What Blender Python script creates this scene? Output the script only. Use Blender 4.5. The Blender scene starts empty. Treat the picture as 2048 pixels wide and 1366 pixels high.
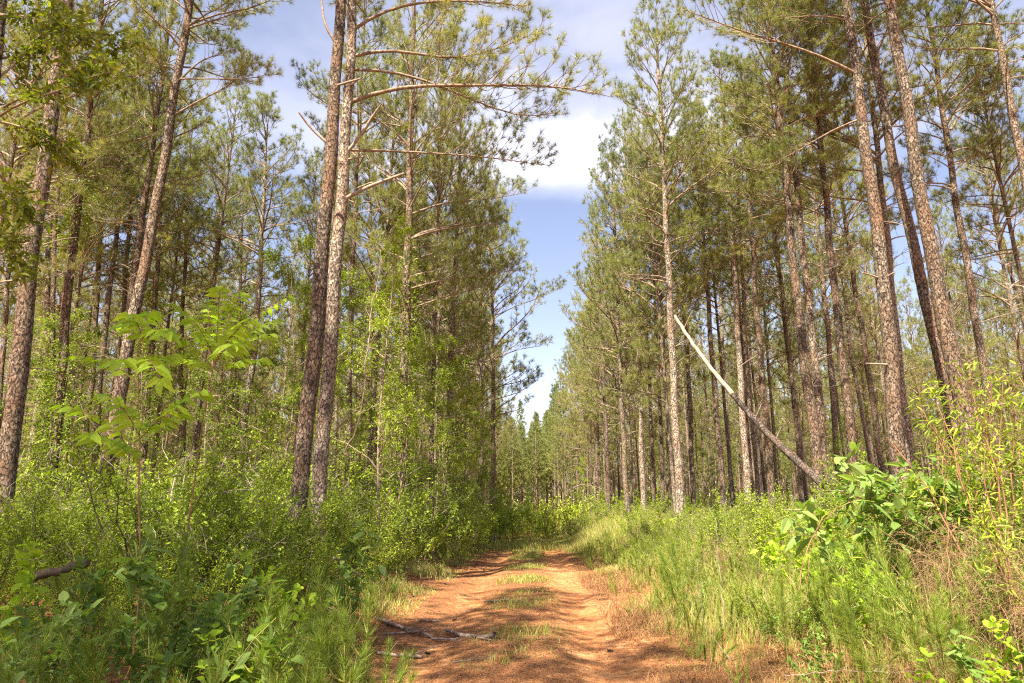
import bpy, math
import numpy as np
from mathutils import Vector, Matrix
R = math.radians
rng = np.random.default_rng(11)
SC = bpy.context.scene
COL = SC.collection

# ------------------------------------------------------------------ camera
PITCH = R(14.0); FPX = 1365.0; CAMZ = 1.6
cam = bpy.data.objects.new('camera', bpy.data.cameras.new('camera'))
COL.objects.link(cam); SC.camera = cam
cam.location = (0, 0, CAMZ); cam.rotation_euler = (R(90) + PITCH, 0, 0)
cam.data.lens = 24; cam.data.sensor_width = 36
cam.data.clip_start = 0.05; cam.data.clip_end = 3000
cam.data.dof.use_dof = True; cam.data.dof.focus_distance = 15; cam.data.dof.aperture_fstop = 8

# ------------------------------------------------------------------ sky, sun, exposure
SUN_EL = 55; SUN_H = (-0.42, -0.91)
SUN_AZ = math.atan2(SUN_H[0], SUN_H[1])
SKY_STR = 0.066; SUN_STR = 5.0; EXPO = 1.97
w = bpy.data.worlds.new('World'); SC.world = w; w.use_nodes = True
nt = w.node_tree; nt.nodes.clear(); N = nt.nodes.new; L = nt.links.new
def vm(op, a=None, b=None):
    n = N('ShaderNodeMath'); n.operation = op
    for i, v in enumerate((a, b)):
        if v is None: continue
        if isinstance(v, (int, float)): n.inputs[i].default_value = v
        else: L(v, n.inputs[i])
    return n.outputs[0]
sky = N('ShaderNodeTexSky'); sky.sky_type = 'NISHITA'; sky.sun_disc = False
sky.sun_elevation = R(SUN_EL); sky.sun_rotation = SUN_AZ % (2 * math.pi)
sky.air_density = 1.0; sky.dust_density = 0.6; sky.ozone_density = 2.2
tint = N('ShaderNodeMix'); tint.data_type = 'RGBA'; tint.blend_type = 'MULTIPLY'; tint.inputs[0].default_value = 1
L(sky.outputs[0], tint.inputs[6]); tint.inputs[7].default_value = (1.42, 1.10, 1.0, 1)
tc = N('ShaderNodeTexCoord'); sep = N('ShaderNodeSeparateXYZ'); L(tc.outputs['Generated'], sep.inputs[0])
mp = N('ShaderNodeMapping'); mp.inputs['Scale'].default_value = (2.2, 2.2, 5.0); mp.inputs['Location'].default_value = (0.35, 0.2, 0.1)
L(tc.outputs['Generated'], mp.inputs[0])
nz = N('ShaderNodeTexNoise'); nz.inputs['Scale'].default_value = 1.6; nz.inputs['Detail'].default_value = 6; nz.inputs['Roughness'].default_value = 0.5
L(mp.outputs[0], nz.inputs['Vector'])
nz2 = N('ShaderNodeTexNoise'); nz2.inputs['Scale'].default_value = 4.0; nz2.inputs['Detail'].default_value = 7; nz2.inputs['Distortion'].default_value = 0.4
L(mp.outputs[0], nz2.inputs['Vector'])
e = vm('ADD', sep.outputs[2], vm('MULTIPLY', vm('SUBTRACT', nz.outputs[0], 0.5), 0.11))
def smooth(v, a, b):
    n = N('ShaderNodeMapRange'); n.interpolation_type = 'SMOOTHSTEP'
    L(v, n.inputs[0]); n.inputs[1].default_value = a; n.inputs[2].default_value = b
    return n.outputs[0]
low = smooth(e, 0.415, 0.475)
fade = vm('SUBTRACT', 1.0, vm('MULTIPLY', smooth(e, 0.46, 0.60), 0.62))
cl = vm('MULTIPLY', low, fade)
cl = vm('MULTIPLY', cl, vm('ADD', 0.62, vm('MULTIPLY', smooth(nz2.outputs[0], 0.35, 0.65), 0.38)))
# the bank is thickest over the track and thins out to both sides
cl = vm('MULTIPLY', cl, vm('ADD', 0.30, vm('MULTIPLY', vm('SUBTRACT', 1.0, smooth(vm('ABSOLUTE', vm('SUBTRACT', sep.outputs[0], 0.06)), 0.06, 0.42)), 0.65)))
mixc = N('ShaderNodeMix'); mixc.data_type = 'RGBA'
L(cl, mixc.inputs[0]); L(tint.outputs[2], mixc.inputs[6]); mixc.inputs[7].default_value = (6.4, 6.2, 6.9, 1)
bg = N('ShaderNodeBackground'); bg.inputs[1].default_value = SKY_STR; L(mixc.outputs[2], bg.inputs[0])
wo = N('ShaderNodeOutputWorld'); L(bg.outputs[0], wo.inputs[0])

sun = bpy.data.objects.new('sun', bpy.data.lights.new('sun', 'SUN')); COL.objects.link(sun)
sun.data.energy = SUN_STR; sun.data.angle = R(0.53); sun.data.color = (1.0, 0.91, 0.74)
tosun = Vector((SUN_H[0] * math.cos(R(SUN_EL)), SUN_H[1] * math.cos(R(SUN_EL)), math.sin(R(SUN_EL))))
sun.rotation_euler = tosun.to_track_quat('Z', 'Y').to_euler(); sun.location = (0, -5, 40)
SC.view_settings.view_transform = 'Standard'; SC.view_settings.look = 'None'
SC.view_settings.exposure = EXPO; SC.view_settings.gamma = 1
SC.cycles.max_bounces = 8; SC.cycles.diffuse_bounces = 2; SC.cycles.transmission_bounces = 5
SC.cycles.glossy_bounces = 2; SC.cycles.caustics_reflective = False; SC.cycles.caustics_refractive = False
SC.cycles.sample_clamp_indirect = 4; SC.cycles.use_denoising = False; SC.cycles.pixel_filter_type = 'BLACKMAN_HARRIS'; SC.cycles.filter_width = 1.2

# ------------------------------------------------------------------ helpers
def P(px, py, D):
    """world point seen at photo pixel (px, py) on the vertical plane Y = D"""
    xr = (px - 1024) / FPX; yr = (683 - py) / FPX
    dx, dy, dz = xr, math.cos(PITCH) - yr * math.sin(PITCH), math.sin(PITCH) + yr * math.cos(PITCH)
    t = D / dy
    return np.array((dx * t, D, CAMZ + dz * t))
def PX(p):
    v = np.array(p, float) - (0, 0, CAMZ)
    zc = v[1] * math.cos(PITCH) + v[2] * math.sin(PITCH); yc = -v[1] * math.sin(PITCH) + v[2] * math.cos(PITCH)
    return 1024 + FPX * v[0] / max(zc, .01), 683 - FPX * yc / max(zc, .01)
def nrm(a): return a / np.maximum(np.linalg.norm(a, axis=-1, keepdims=True), 1e-9)
def S(t): t = np.clip(t, 0, 1); return t * t * (3 - 2 * t)
def u01(*s): return rng.random(s)

class MB:
    def __init__(s): s.V = []; s.F = []; s.n = 0
    def add(s, V, F, mat=0, smooth=False):
        V = np.asarray(V, float).reshape(-1, 3); F = np.asarray(F, int)
        s.V.append(V); s.F.append((F + s.n, mat, smooth)); s.n += len(V)
    def tube(s, path, rad, sides=5, mat=0, jit=0, cap=False):
        path = np.asarray(path, float); rad = np.asarray(rad, float); k = len(path)
        T = nrm(np.gradient(path, axis=0)); up = np.array((0, 0, 1.)) if abs(T[0, 2]) < .8 else np.array((1., 0, 0))
        A = nrm(np.cross(T, up)); B = np.cross(T, A)
        a = np.arange(sides) / sides * 2 * np.pi
        rr = np.repeat(rad[:, None], sides, 1)
        if jit: rr = rr * (1 + (u01(k, sides) - .5) * jit)
        V = path[:, None] + rr[..., None] * (np.cos(a)[None, :, None] * A[:, None] + np.sin(a)[None, :, None] * B[:, None])
        i = np.arange(k - 1)[:, None]; j = np.arange(sides)[None]; j2 = (j + 1) % sides
        F = np.stack([i * sides + j, i * sides + j2, (i + 1) * sides + j2, (i + 1) * sides + j], -1).reshape(-1, 4)
        s.add(V, F, mat, True)
        if cap:
            for r0 in (0, k - 1):
                c = s.n; ring = V[r0]
                s.add(np.vstack([ring, ring.mean(0)]), [[q, (q + 1) % sides, sides] for q in range(sides)], mat)
    def segs(s, P0, P1, r0, r1, mat=0):
        P0 = np.asarray(P0).reshape(-1, 3); P1 = np.asarray(P1).reshape(-1, 3); m = len(P0)
        if not m: return
        T = nrm(P1 - P0); A = nrm(np.cross(T, (0.31, 0.2, 0.93))); B = np.cross(T, A)
        a = np.arange(3) / 3 * 2 * np.pi
        ring = np.cos(a)[None, :, None] * A[:, None] + np.sin(a)[None, :, None] * B[:, None]
        r0 = np.broadcast_to(np.asarray(r0, float), (m,))[:, None, None]; r1 = np.broadcast_to(np.asarray(r1, float), (m,))[:, None, None]
        V = np.concatenate([P0[:, None] + ring * r0, P1[:, None] + ring * r1], 1)
        b = np.arange(m)[:, None, None] * 6
        q = np.array([[0, 1, 4, 3], [1, 2, 5, 4], [2, 0, 3, 5]])[None]
        s.add(V, (b + q).reshape(-1, 4), mat, True)
    def needles(s, C, A, n, L, w, lo=15, hi=75, along=.1, droop=.0, mat=1):
        C = np.asarray(C).reshape(-1, 3); A = nrm(np.asarray(A).reshape(-1, 3)); m = len(C)
        if not m: return
        U = nrm(np.cross(A, (0.31, 0.2, 0.93))); W = np.cross(A, U)
        th = np.radians(lo + (hi - lo) * u01(m, n)); ph = 2 * np.pi * u01(m, n)
        d = np.cos(th)[..., None] * A[:, None] + np.sin(th)[..., None] * (np.cos(ph)[..., None] * U[:, None] + np.sin(ph)[..., None] * W[:, None])
        base = C[:, None] - A[:, None] * (along * u01(m, n))[..., None]
        ln = np.asarray(L) * (.7 + .5 * u01(m, n))
        tip = base + d * ln[..., None]; tip[..., 2] -= droop * ln
        wv = nrm(np.cross(d, u01(m, n, 3) - .5)) * (w / 2)
        V = np.stack([base - wv, base + wv, tip], 2).reshape(-1, 3)
        s.add(V, np.arange(len(V)).reshape(-1, 3), mat)
    def leaves(s, Pt, D, L, W, mat=1, shape=0, droop=.2, flat=.7):
        """leaf blades rooted at Pt pointing along D; flat: how much faces look upward"""
        Pt = np.asarray(Pt).reshape(-1, 3); D = nrm(np.asarray(D).reshape(-1, 3)); m = len(Pt)
        if not m: return
        L = np.broadcast_to(np.asarray(L, float), (m,))[:, None]; W = np.broadcast_to(np.asarray(W, float), (m,))[:, None]
        up = np.array((0, 0, flat)) + (u01(m, 3) - .5) * (2 * (1 - flat) + .35)
        side = nrm(np.cross(D, up)); nn = np.cross(side, D)
        dz = np.array((0, 0, -1.)) * droop
        if shape == 0:
            a = Pt; t = Pt + (D + dz) * L; mid = Pt + (D + dz * .3) * L * .48
            l = mid + side * W / 2 + nn * W * .12; r = mid - side * W / 2 + nn * W * .12
            V = np.stack([a, r, t, l], 1).reshape(-1, 3); F = np.arange(m * 4).reshape(-1, 4)
            s.add(V, F, mat)
        else:
            f = lambda q: Pt + (D * q + dz * q * q) * L
            a = f(0); t = f(1); m1 = f(.28); m2 = f(.66)
            v = [a, m1 + side * W * .46 + nn * W * .1, m2 + side * W * .36 + nn * W * .1, t, m2 - side * W * .36 + nn * W * .1, m1 - side * W * .46 + nn * W * .1, m1, m2]
            V = np.stack(v, 1).reshape(-1, 3); b = np.arange(m)[:, None] * 8
            F4 = np.concatenate([b + np.array([[6, 7, 2, 1]]), b + np.array([[6, 5, 4, 7]])])
            F3 = np.concatenate([b + np.array([[0, 6, 1]]), b + np.array([[0, 5, 6]]), b + np.array([[7, 3, 2]]), b + np.array([[7, 4, 3]])])
            n0 = s.n; s.add(V, F4, mat); s.F.append((F3 + n0, mat, False))
    def mesh(s, name, mats):
        V = np.concatenate(s.V).astype(np.float32); me = bpy.data.meshes.new(name)
        me.vertices.add(len(V)); me.vertices.foreach_set('co', V.ravel())
        li = np.concatenate([f.ravel() for f, _, _ in s.F]).astype(np.int32)
        tot = np.concatenate([np.full(len(f), f.shape[1], np.int32) for f, _, _ in s.F])
        mi = np.concatenate([np.full(len(f), m, np.int32) for f, m, _ in s.F])
        sm = np.concatenate([np.full(len(f), b, bool) for f, _, b in s.F])
        me.loops.add(len(li)); me.loops.foreach_set('vertex_index', li)
        me.polygons.add(len(tot)); st = np.concatenate([[0], np.cumsum(tot)[:-1]]).astype(np.int32)
        me.polygons.foreach_set('loop_start', st)
        me.polygons.foreach_set('material_index', mi); me.polygons.foreach_set('use_smooth', sm)
        for m in mats: me.materials.append(m)
        me.update(calc_edges=True)
        return me

def link(name, data=None, parent=None, loc=(0, 0, 0), rot=None, scale=None):
    o = bpy.data.objects.new(name, data); COL.objects.link(o)
    if parent is not None: o.parent = parent
    o.location = [float(v) for v in loc]
    if rot is not None: o.rotation_euler = [float(v) for v in rot]
    if scale is not None: o.scale = [float(v) for v in (scale if hasattr(scale, '__len__') else (scale,) * 3)]
    return o
def tag(o, label=None, cat=None, group=None, kind=None):
    if label: o['label'] = label
    if cat: o['category'] = cat
    if group: o['group'] = group
    if kind: o['kind'] = kind
    return o

# ------------------------------------------------------------------ materials
def newmat(name):
    m = bpy.data.materials.new(name); m.use_nodes = True; t = m.node_tree; t.nodes.clear()
    return m, t, t.nodes.new, t.links.new
def ramp(Nn, Ll, fac, stops, interp='LINEAR'):
    r = Nn('ShaderNodeValToRGB'); cr = r.color_ramp; cr.interpolation = interp
    while len(cr.elements) < len(stops): cr.elements.new(.5)
    for e_, (p, c) in zip(cr.elements, stops): e_.position = p; e_.color = (*c, 1)
    Ll(fac, r.inputs[0]); return r.outputs[0]
def leafmat(name, cols, trans=.3, rough=.5, spec=.3, big=.35, vary=.35):
    m, t, Nn, Ll = newmat(name)
    geo = Nn('ShaderNodeNewGeometry'); oi = Nn('ShaderNodeObjectInfo')
    nz = Nn('ShaderNodeTexNoise'); nz.inputs['Scale'].default_value = big; nz.inputs['Detail'].default_value = 3
    Ll(geo.outputs['Position'], nz.inputs['Vector'])
    def mm(op, a, b):
        n = Nn('ShaderNodeMath'); n.operation = op
        for i, v in enumerate((a, b)):
            if isinstance(v, (int, float)): n.inputs[i].default_value = v
            else: Ll(v, n.inputs[i])
        return n.outputs[0]
    f = mm('ADD', mm('MULTIPLY', geo.outputs['Random Per Island'], vary * 1.3), mm('MULTIPLY', oi.outputs['Random'], .25))
    f = mm('ADD', f, mm('MULTIPLY', mm('SUBTRACT', nz.outputs[0], .5), .9))
    cols = [tuple(x * .84 for x in q) for q in cols]; k = len(cols); c = ramp(Nn, Ll, f, [(i / (k - 1) * .8 + .02, cols[i]) for i in range(k)])
    p = Nn('ShaderNodeBsdfPrincipled'); Ll(c, p.inputs['Base Color']); p.inputs['Roughness'].default_value = rough
    p.inputs['Specular IOR Level'].default_value = spec
    tr = Nn('ShaderNodeBsdfTranslucent')
    g = Nn('ShaderNodeMix'); g.data_type = 'RGBA'; g.blend_type = 'MULTIPLY'; g.inputs[0].default_value = 1
    Ll(c, g.inputs[6]); g.inputs[7].default_value = (1.35, 1.45, .6, 1); Ll(g.outputs[2], tr.inputs[0])
    mx = Nn('ShaderNodeMixShader'); mx.inputs[0].default_value = trans
    Ll(p.outputs[0], mx.inputs[1]); Ll(tr.outputs[0], mx.inputs[2])
    o = Nn('ShaderNodeOutputMaterial'); Ll(mx.outputs[0], o.inputs[0]); return m
def barkmat(name, dark, mid, pale, red, sc=11, zs=.42, bump=.9, mossy=0):
    m, t, Nn, Ll = newmat(name)
    tc = Nn('ShaderNodeTexCoord'); mp = Nn('ShaderNodeMapping'); mp.inputs['Scale'].default_value = (1, 1, zs); Ll(tc.outputs['Object'], mp.inputs[0])
    n0 = Nn('ShaderNodeTexNoise'); n0.inputs['Scale'].default_value = 11; n0.inputs['Detail'].default_value = 5; Ll(mp.outputs[0], n0.inputs['Vector'])
    ad = Nn('ShaderNodeVectorMath'); ad.operation = 'MULTIPLY_ADD'; Ll(n0.outputs['Color'], ad.inputs[0]); ad.inputs[1].default_value = (.16, .16, .10); Ll(mp.outputs[0], ad.inputs[2])
    v = Nn('ShaderNodeTexVoronoi'); v.feature = 'DISTANCE_TO_EDGE'; v.inputs['Scale'].default_value = sc; Ll(ad.outputs[0], v.inputs['Vector'])
    vc = Nn('ShaderNodeTexVoronoi'); vc.inputs['Scale'].default_value = sc; Ll(ad.outputs[0], vc.inputs['Vector'])
    n1 = Nn('ShaderNodeTexNoise'); n1.inputs['Scale'].default_value = 34; n1.inputs['Detail'].default_value = 4; Ll(mp.outputs[0], n1.inputs['Vector'])
    n2 = Nn('ShaderNodeTexNoise'); n2.inputs['Scale'].default_value = 1.1; n2.inputs['Detail'].default_value = 4; Ll(tc.outputs['Object'], n2.inputs['Vector'])
    sp = Nn('ShaderNodeSeparateColor'); Ll(vc.outputs['Color'], sp.inputs[0])
    oi = Nn('ShaderNodeObjectInfo')
    def mm(op, a, b):
        n = Nn('ShaderNodeMath'); n.operation = op
        for i, q in enumerate((a, b)):
            if isinstance(q, (int, float)): n.inputs[i].default_value = q
            else: Ll(q, n.inputs[i])
        return n.outputs[0]
    flake = ramp(Nn, Ll, n1.outputs[0], [(.40, (0, 0, 0)), (.60, (1, 1, 1))])
    plate = mm('ADD', mm('MULTIPLY', sp.outputs[0], .38), mm('MULTIPLY', flake, .55))
    plate = mm('ADD', plate, mm('MULTIPLY', mm('SUBTRACT', oi.outputs['Random'], .5), .22))
    c1 = ramp(Nn, Ll, plate, [(.12, tuple(x * .6 for x in mid)), (.35, mid), (.62, pale), (.92, tuple(min(1, x * 1.45) for x in pale))])
    redf = ramp(Nn, Ll, n2.outputs[0], [(.42, (0, 0, 0)), (.66, (1, 1, 1))])
    a = Nn('ShaderNodeMix'); a.data_type = 'RGBA'; Ll(mm('MULTIPLY', redf, .75), a.inputs[0]); Ll(c1, a.inputs[6]); a.inputs[7].default_value = (*red, 1)
    n3 = Nn('ShaderNodeTexNoise'); n3.inputs['Scale'].default_value = 26; n3.inputs['Detail'].default_value = 6; n3.inputs['Roughness'].default_value = .7; Ll(mp.outputs[0], n3.inputs['Vector'])
    crack = ramp(Nn, Ll, mm('ADD', v.outputs['Distance'], mm('MULTIPLY', mm('SUBTRACT', n3.outputs[0], .44), .45)), [(.0, (0, 0, 0)), (.12, (1, 1, 1))])
    b = Nn('ShaderNodeMix'); b.data_type = 'RGBA'; Ll(crack, b.inputs[0]); b.inputs[6].default_value = (*dark, 1); Ll(a.outputs[2], b.inputs[7])
    p = Nn('ShaderNodeBsdfPrincipled'); Ll(b.outputs[2], p.inputs['Base Color']); p.inputs['Roughness'].default_value = .9; p.inputs['Specular IOR Level'].default_value = .15
    h = mm('ADD', mm('MULTIPLY', crack, .8), mm('ADD', mm('MULTIPLY', n1.outputs[0], .35), mm('MULTIPLY', sp.outputs[1], .5)))
    bp = Nn('ShaderNodeBump'); bp.inputs['Strength'].default_value = bump; bp.inputs['Distance'].default_value = .045; Ll(h, bp.inputs['Height']); Ll(bp.outputs[0], p.inputs['Normal'])
    o = Nn('ShaderNodeOutputMaterial'); Ll(p.outputs[0], o.inputs[0]); return m
def plain(name, stops, scale=20, rough=.8, bump=.3, stretch=(1, 1, 1), spec=.2):
    m, t, Nn, Ll = newmat(name)
    tc = Nn('ShaderNodeTexCoord'); mp = Nn('ShaderNodeMapping'); mp.inputs['Scale'].default_value = stretch; Ll(tc.outputs['Object'], mp.inputs[0])
    n = Nn('ShaderNodeTexNoise'); n.inputs['Scale'].default_value = scale; n.inputs['Detail'].default_value = 6; Ll(mp.outputs[0], n.inputs['Vector'])
    c = ramp(Nn, Ll, n.outputs[0], stops)
    p = Nn('ShaderNodeBsdfPrincipled'); Ll(c, p.inputs['Base Color']); p.inputs['Roughness'].default_value = rough; p.inputs['Specular IOR Level'].default_value = spec
    bp = Nn('ShaderNodeBump'); bp.inputs['Strength'].default_value = bump; bp.inputs['Distance'].default_value = .02; Ll(n.outputs[0], bp.inputs['Height']); Ll(bp.outputs[0], p.inputs['Normal'])
    o = Nn('ShaderNodeOutputMaterial'); Ll(p.outputs[0], o.inputs[0]); return m

M_BARK = barkmat('pine_bark', (.035, .026, .02), (.10, .075, .055), (.23, .185, .14), (.19, .11, .065), 14, .5)
M_BARKG = barkmat('pale_pine_bark', (.05, .038, .03), (.17, .135, .10), (.36, .30, .235), (.26, .165, .11), 15, .5)
M_LIMB = plain('limb_bark', [(.3, (.10, .07, .05)), (.5, (.22, .16, .11)), (.7, (.34, .27, .20))], 14)
M_TWIG = plain('shrub_twigs', [(.3, (.05, .035, .022)), (.7, (.14, .10, .06))], 9)
M_STICK = plain('fallen_wood', [(.3, (.10, .06, .045)), (.5, (.24, .17, .13)), (.7, (.40, .31, .25))], 9, .9, .5, (1, 1, 1))
M_DEAD = plain('dead_twig', [(.3, (.16, .12, .09)), (.6, (.34, .27, .21))], 14)
M_NEEDLE = leafmat('pine_needles', [(.09, .125, .028), (.19, .22, .05), (.31, .32, .08), (.42, .39, .125), (.46, .32, .13)], .34, .42, .45)
M_NEEDLF = leafmat('far_pine_needles', [(.15, .18, .055), (.24, .26, .08), (.33, .33, .11), (.40, .36, .15)], .4, .5, .3)
M_SHRUB = leafmat('shrub_leaves', [(.12, .18, .010), (.23, .31, .020), (.36, .44, .035), (.48, .54, .08)], .34, .55, .2, .6)
M_OAK = leafmat('understory_leaves', [(.08, .13, .012), (.15, .22, .018), (.27, .35, .03), (.40, .46, .06)], .34, .55, .2, .4)
M_BIG = leafmat('broad_leaves', [(.12, .20, .04), (.22, .33, .07), (.38, .48, .16)], .4, .5, .15, 1.0)
M_YEL = leafmat('spring_leaves', [(.22, .36, .025), (.36, .50, .04), (.50, .62, .07)], .45, .5, .15, 1.0)
M_SEED = leafmat('seedling_needles', [(.12, .19, .022), (.22, .31, .035), (.34, .42, .06)], .3, .4, .4, 1.0)
M_WEED = leafmat('feathery_weed', [(.18, .24, .04), (.30, .36, .06), (.42, .46, .11), (.52, .45, .18)], .35, .5, .3, .5)
M_GRASS = leafmat('grass_blades', [(.18, .25, .035), (.32, .38, .07), (.46, .48, .13), (.54, .46, .2)], .35, .5, .3, .7, .5)
M_DRY = leafmat('dry_grass', [(.28, .17, .08), (.42, .28, .14), (.52, .38, .22)], .25, .6, .2, 1.0)
M_STEMY = plain('green_stem', [(.3, (.18, .20, .04)), (.6, (.35, .30, .08))], 8, .5)
M_STEMR = plain('reddish_stem', [(.3, (.14, .07, .04)), (.6, (.30, .16, .08))], 8, .6)
M_OLIVE = leafmat('olive_leaves', [(.06, .09, .012), (.13, .17, .02), (.25, .29, .03), (.28, .19, .035)], .4, .5, .2, 1.5)
M_RED = leafmat('red_leaves', [(.35, .05, .03), (.40, .16, .03), (.30, .28, .03)], .4, .4, .4, 2)
M_WOOD = plain('bare_wood', [(.3, (.20, .14, .10)), (.5, (.32, .24, .18)), (.7, (.40, .31, .23))], 6, .7, .2, (1, 1, 1))
M_LOGBARK = barkmat('dead_bark', (.03, .022, .018), (.08, .06, .05), (.17, .13, .105), (.16, .11, .08), 20, .4)

# ------------------------------------------------------------------ ground and track
def hsh(x, y, s):  # cheap smooth noise: sum of sines
    r = np.random.default_rng(s); o = 0
    for k in range(7):
        a = r.random() * 6.28; f = .35 * 1.75 ** k
        o = o + np.sin((x * math.cos(a) + y * math.sin(a)) * f * 2 + r.random() * 6.28) * .55 ** k
    return o / 2
def xc(y): y = np.asarray(y, float); return .030 * (y - 7) - .004 * np.maximum(y - 34, 0) ** 1.7
def gz(x, y):
    x = np.asarray(x, float); y = np.asarray(y, float); u = x - xc(np.minimum(y, 70))
    z = .28 * S((-u - 1.7) / 2.2) + .85 * S((u - 1.6) / 4.5)
    z = z - .085 * np.exp(-((u - 1.0) / .35) ** 2) - .075 * np.exp(-((u + 1.05) / .38) ** 2)
    m = np.exp(-(u / 2.5) ** 2)
    z = z + hsh(x, y, 5) * (.035 + .05 * (1 - m)) + hsh(x * 4, y * 4, 6) * .014
    return z
def axis(lst):
    o = [np.arange(a, b, s) for a, b, s in lst]; return np.concatenate(o)
def sheet(name, xs, ys, zf, mat, attr=True):
    X, Y = np.meshgrid(xs, ys); Z = zf(X, Y); ny, nx = X.shape
    V = np.stack([X, Y, Z], -1).reshape(-1, 3); i = np.arange(ny - 1)[:, None]; j = np.arange(nx - 1)[None]
    F = np.stack([i * nx + j, i * nx + j + 1, (i + 1) * nx + j + 1, (i + 1) * nx + j], -1).reshape(-1, 4)
    mb = MB(); mb.add(V, F, 0, True); me = mb.mesh(name, [mat])
    a = me.attributes.new('u', 'FLOAT', 'POINT'); a.data.foreach_set('value', (V[:, 0] - xc(np.minimum(V[:, 1], 70))).astype(np.float32))
    return tag(link(name, me), kind='structure')
def dirtmat(name):
    m, t, Nn, Ll = newmat(name)
    at = Nn('ShaderNodeAttribute'); at.attribute_name = 'u'; geo = Nn('ShaderNodeNewGeometry')
    def mm(op, a, b):
        n = Nn('ShaderNodeMath'); n.operation = op
        for i, q in enumerate((a, b)):
            if isinstance(q, (int, float)): n.inputs[i].default_value = q
            else: Ll(q, n.inputs[i])
        return n.outputs[0]
    def noise(s, d=5, st=None):
        n = Nn('ShaderNodeTexNoise'); n.inputs['Scale'].default_value = s; n.inputs['Detail'].default_value = d
        if st:
            mp = Nn('ShaderNodeMapping'); mp.inputs['Scale'].default_value = st; Ll(geo.outputs['Position'], mp.inputs[0]); Ll(mp.outputs[0], n.inputs['Vector'])
        else: Ll(geo.outputs['Position'], n.inputs['Vector'])
        return n.outputs[0]
    n1 = noise(1.3); n2 = noise(9, 8); n3 = noise(60, 6); n4 = noise(.5, 4)
    clay = ramp(Nn, Ll, mm('ADD', mm('MULTIPLY', n2, .6), mm('MULTIPLY', n1, .4)), [(.35, (.28, .095, .035)), (.5, (.40, .175, .07)), (.64, (.50, .27, .125))])
    lit = ramp(Nn, Ll, n3, [(.33, (.10, .038, .018)), (.5, (.26, .11, .045)), (.68, (.42, .22, .10))])
    a = mm('ABSOLUTE', mm('ADD', at.outputs['Fac'], mm('MULTIPLY', mm('SUBTRACT', n1, .5), .9)), 0)
    d = mm('ABSOLUTE', mm('SUBTRACT', a, 1.0), 0)
    bare = mm('ADD', mm('SUBTRACT', .95, mm('MULTIPLY', d, 1.3)), mm('MULTIPLY', mm('SUBTRACT', n2, .5), 2.6))
    bare = mm('ADD', bare, mm('MULTIPLY', mm('SUBTRACT', n4, .5), 1.6))
    # the right rut is bare clay, the left one lies under more needles
    bare = mm('ADD', bare, mm('MULTIPLY', at.outputs['Fac'], .22))
    mr = Nn('ShaderNodeMapRange'); mr.interpolation_type = 'SMOOTHSTEP'; Ll(bare, mr.inputs[0]); mr.inputs[1].default_value = .45; mr.inputs[2].default_value = .95
    mx = Nn('ShaderNodeMix'); mx.data_type = 'RGBA'; Ll(mr.outputs[0], mx.inputs[0]); Ll(lit, mx.inputs[6]); Ll(clay, mx.inputs[7])
    p = Nn('ShaderNodeBsdfPrincipled'); Ll(mx.outputs[2], p.inputs['Base Color']); p.inputs['Roughness'].default_value = .95; p.inputs['Specular IOR Level'].default_value = .1
    bp = Nn('ShaderNodeBump'); bp.inputs['Strength'].default_value = .8; bp.inputs['Distance'].default_value = .03
    Ll(mm('ADD', n3, mm('MULTIPLY', n2, .8)), bp.inputs['Height']); Ll(bp.outputs[0], p.inputs['Normal'])
    o = Nn('ShaderNodeOutputMaterial'); Ll(p.outputs[0], o.inputs[0]); return m
M_DIRT = dirtmat('red_clay_and_needle_litter')
xs = axis([(-600, -100, 50), (-100, -30, 7), (-30, -8, 1.0), (-8, 8, .12), (8, 30, 1.0), (30, 100, 7), (100, 601, 50)])
ys = axis([(-60, -4, 4), (-4, 4, .5), (4, 24, .14), (24, 60, .5), (60, 130, 5), (130, 900, 60)])
def gground(x, y):
    u = x - xc(np.minimum(y, 70)); return gz(x, y) - .07 * S((2.3 - abs(u)) / .4) * (y < 60)
sheet('ground', xs, ys, gground, M_DIRT)
def track():
    us = np.arange(-2.45, 2.46, .07); ys = axis([(-4, 4, .4), (4, 24, .08), (24, 56, .4)])
    U, Y = np.meshgrid(us, ys); X = U + xc(Y); Z = gz(X, Y) - .12 * S((abs(U) - 1.95) / .4) + .002
    ny, nx = X.shape; V = np.stack([X, Y, Z], -1).reshape(-1, 3); i = np.arange(ny - 1)[:, None]; j = np.arange(nx - 1)[None]
    F = np.stack([i * nx + j, i * nx + j + 1, (i + 1) * nx + j + 1, (i + 1) * nx + j], -1).reshape(-1, 4)
    mb = MB(); mb.add(V, F, 0, True); me = mb.mesh('dirt_track', [M_DIRT])
    a = me.attributes.new('u', 'FLOAT', 'POINT'); a.data.foreach_set('value', U.ravel().astype(np.float32))
    tag(link('dirt_track', me), kind='structure')
track()

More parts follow.
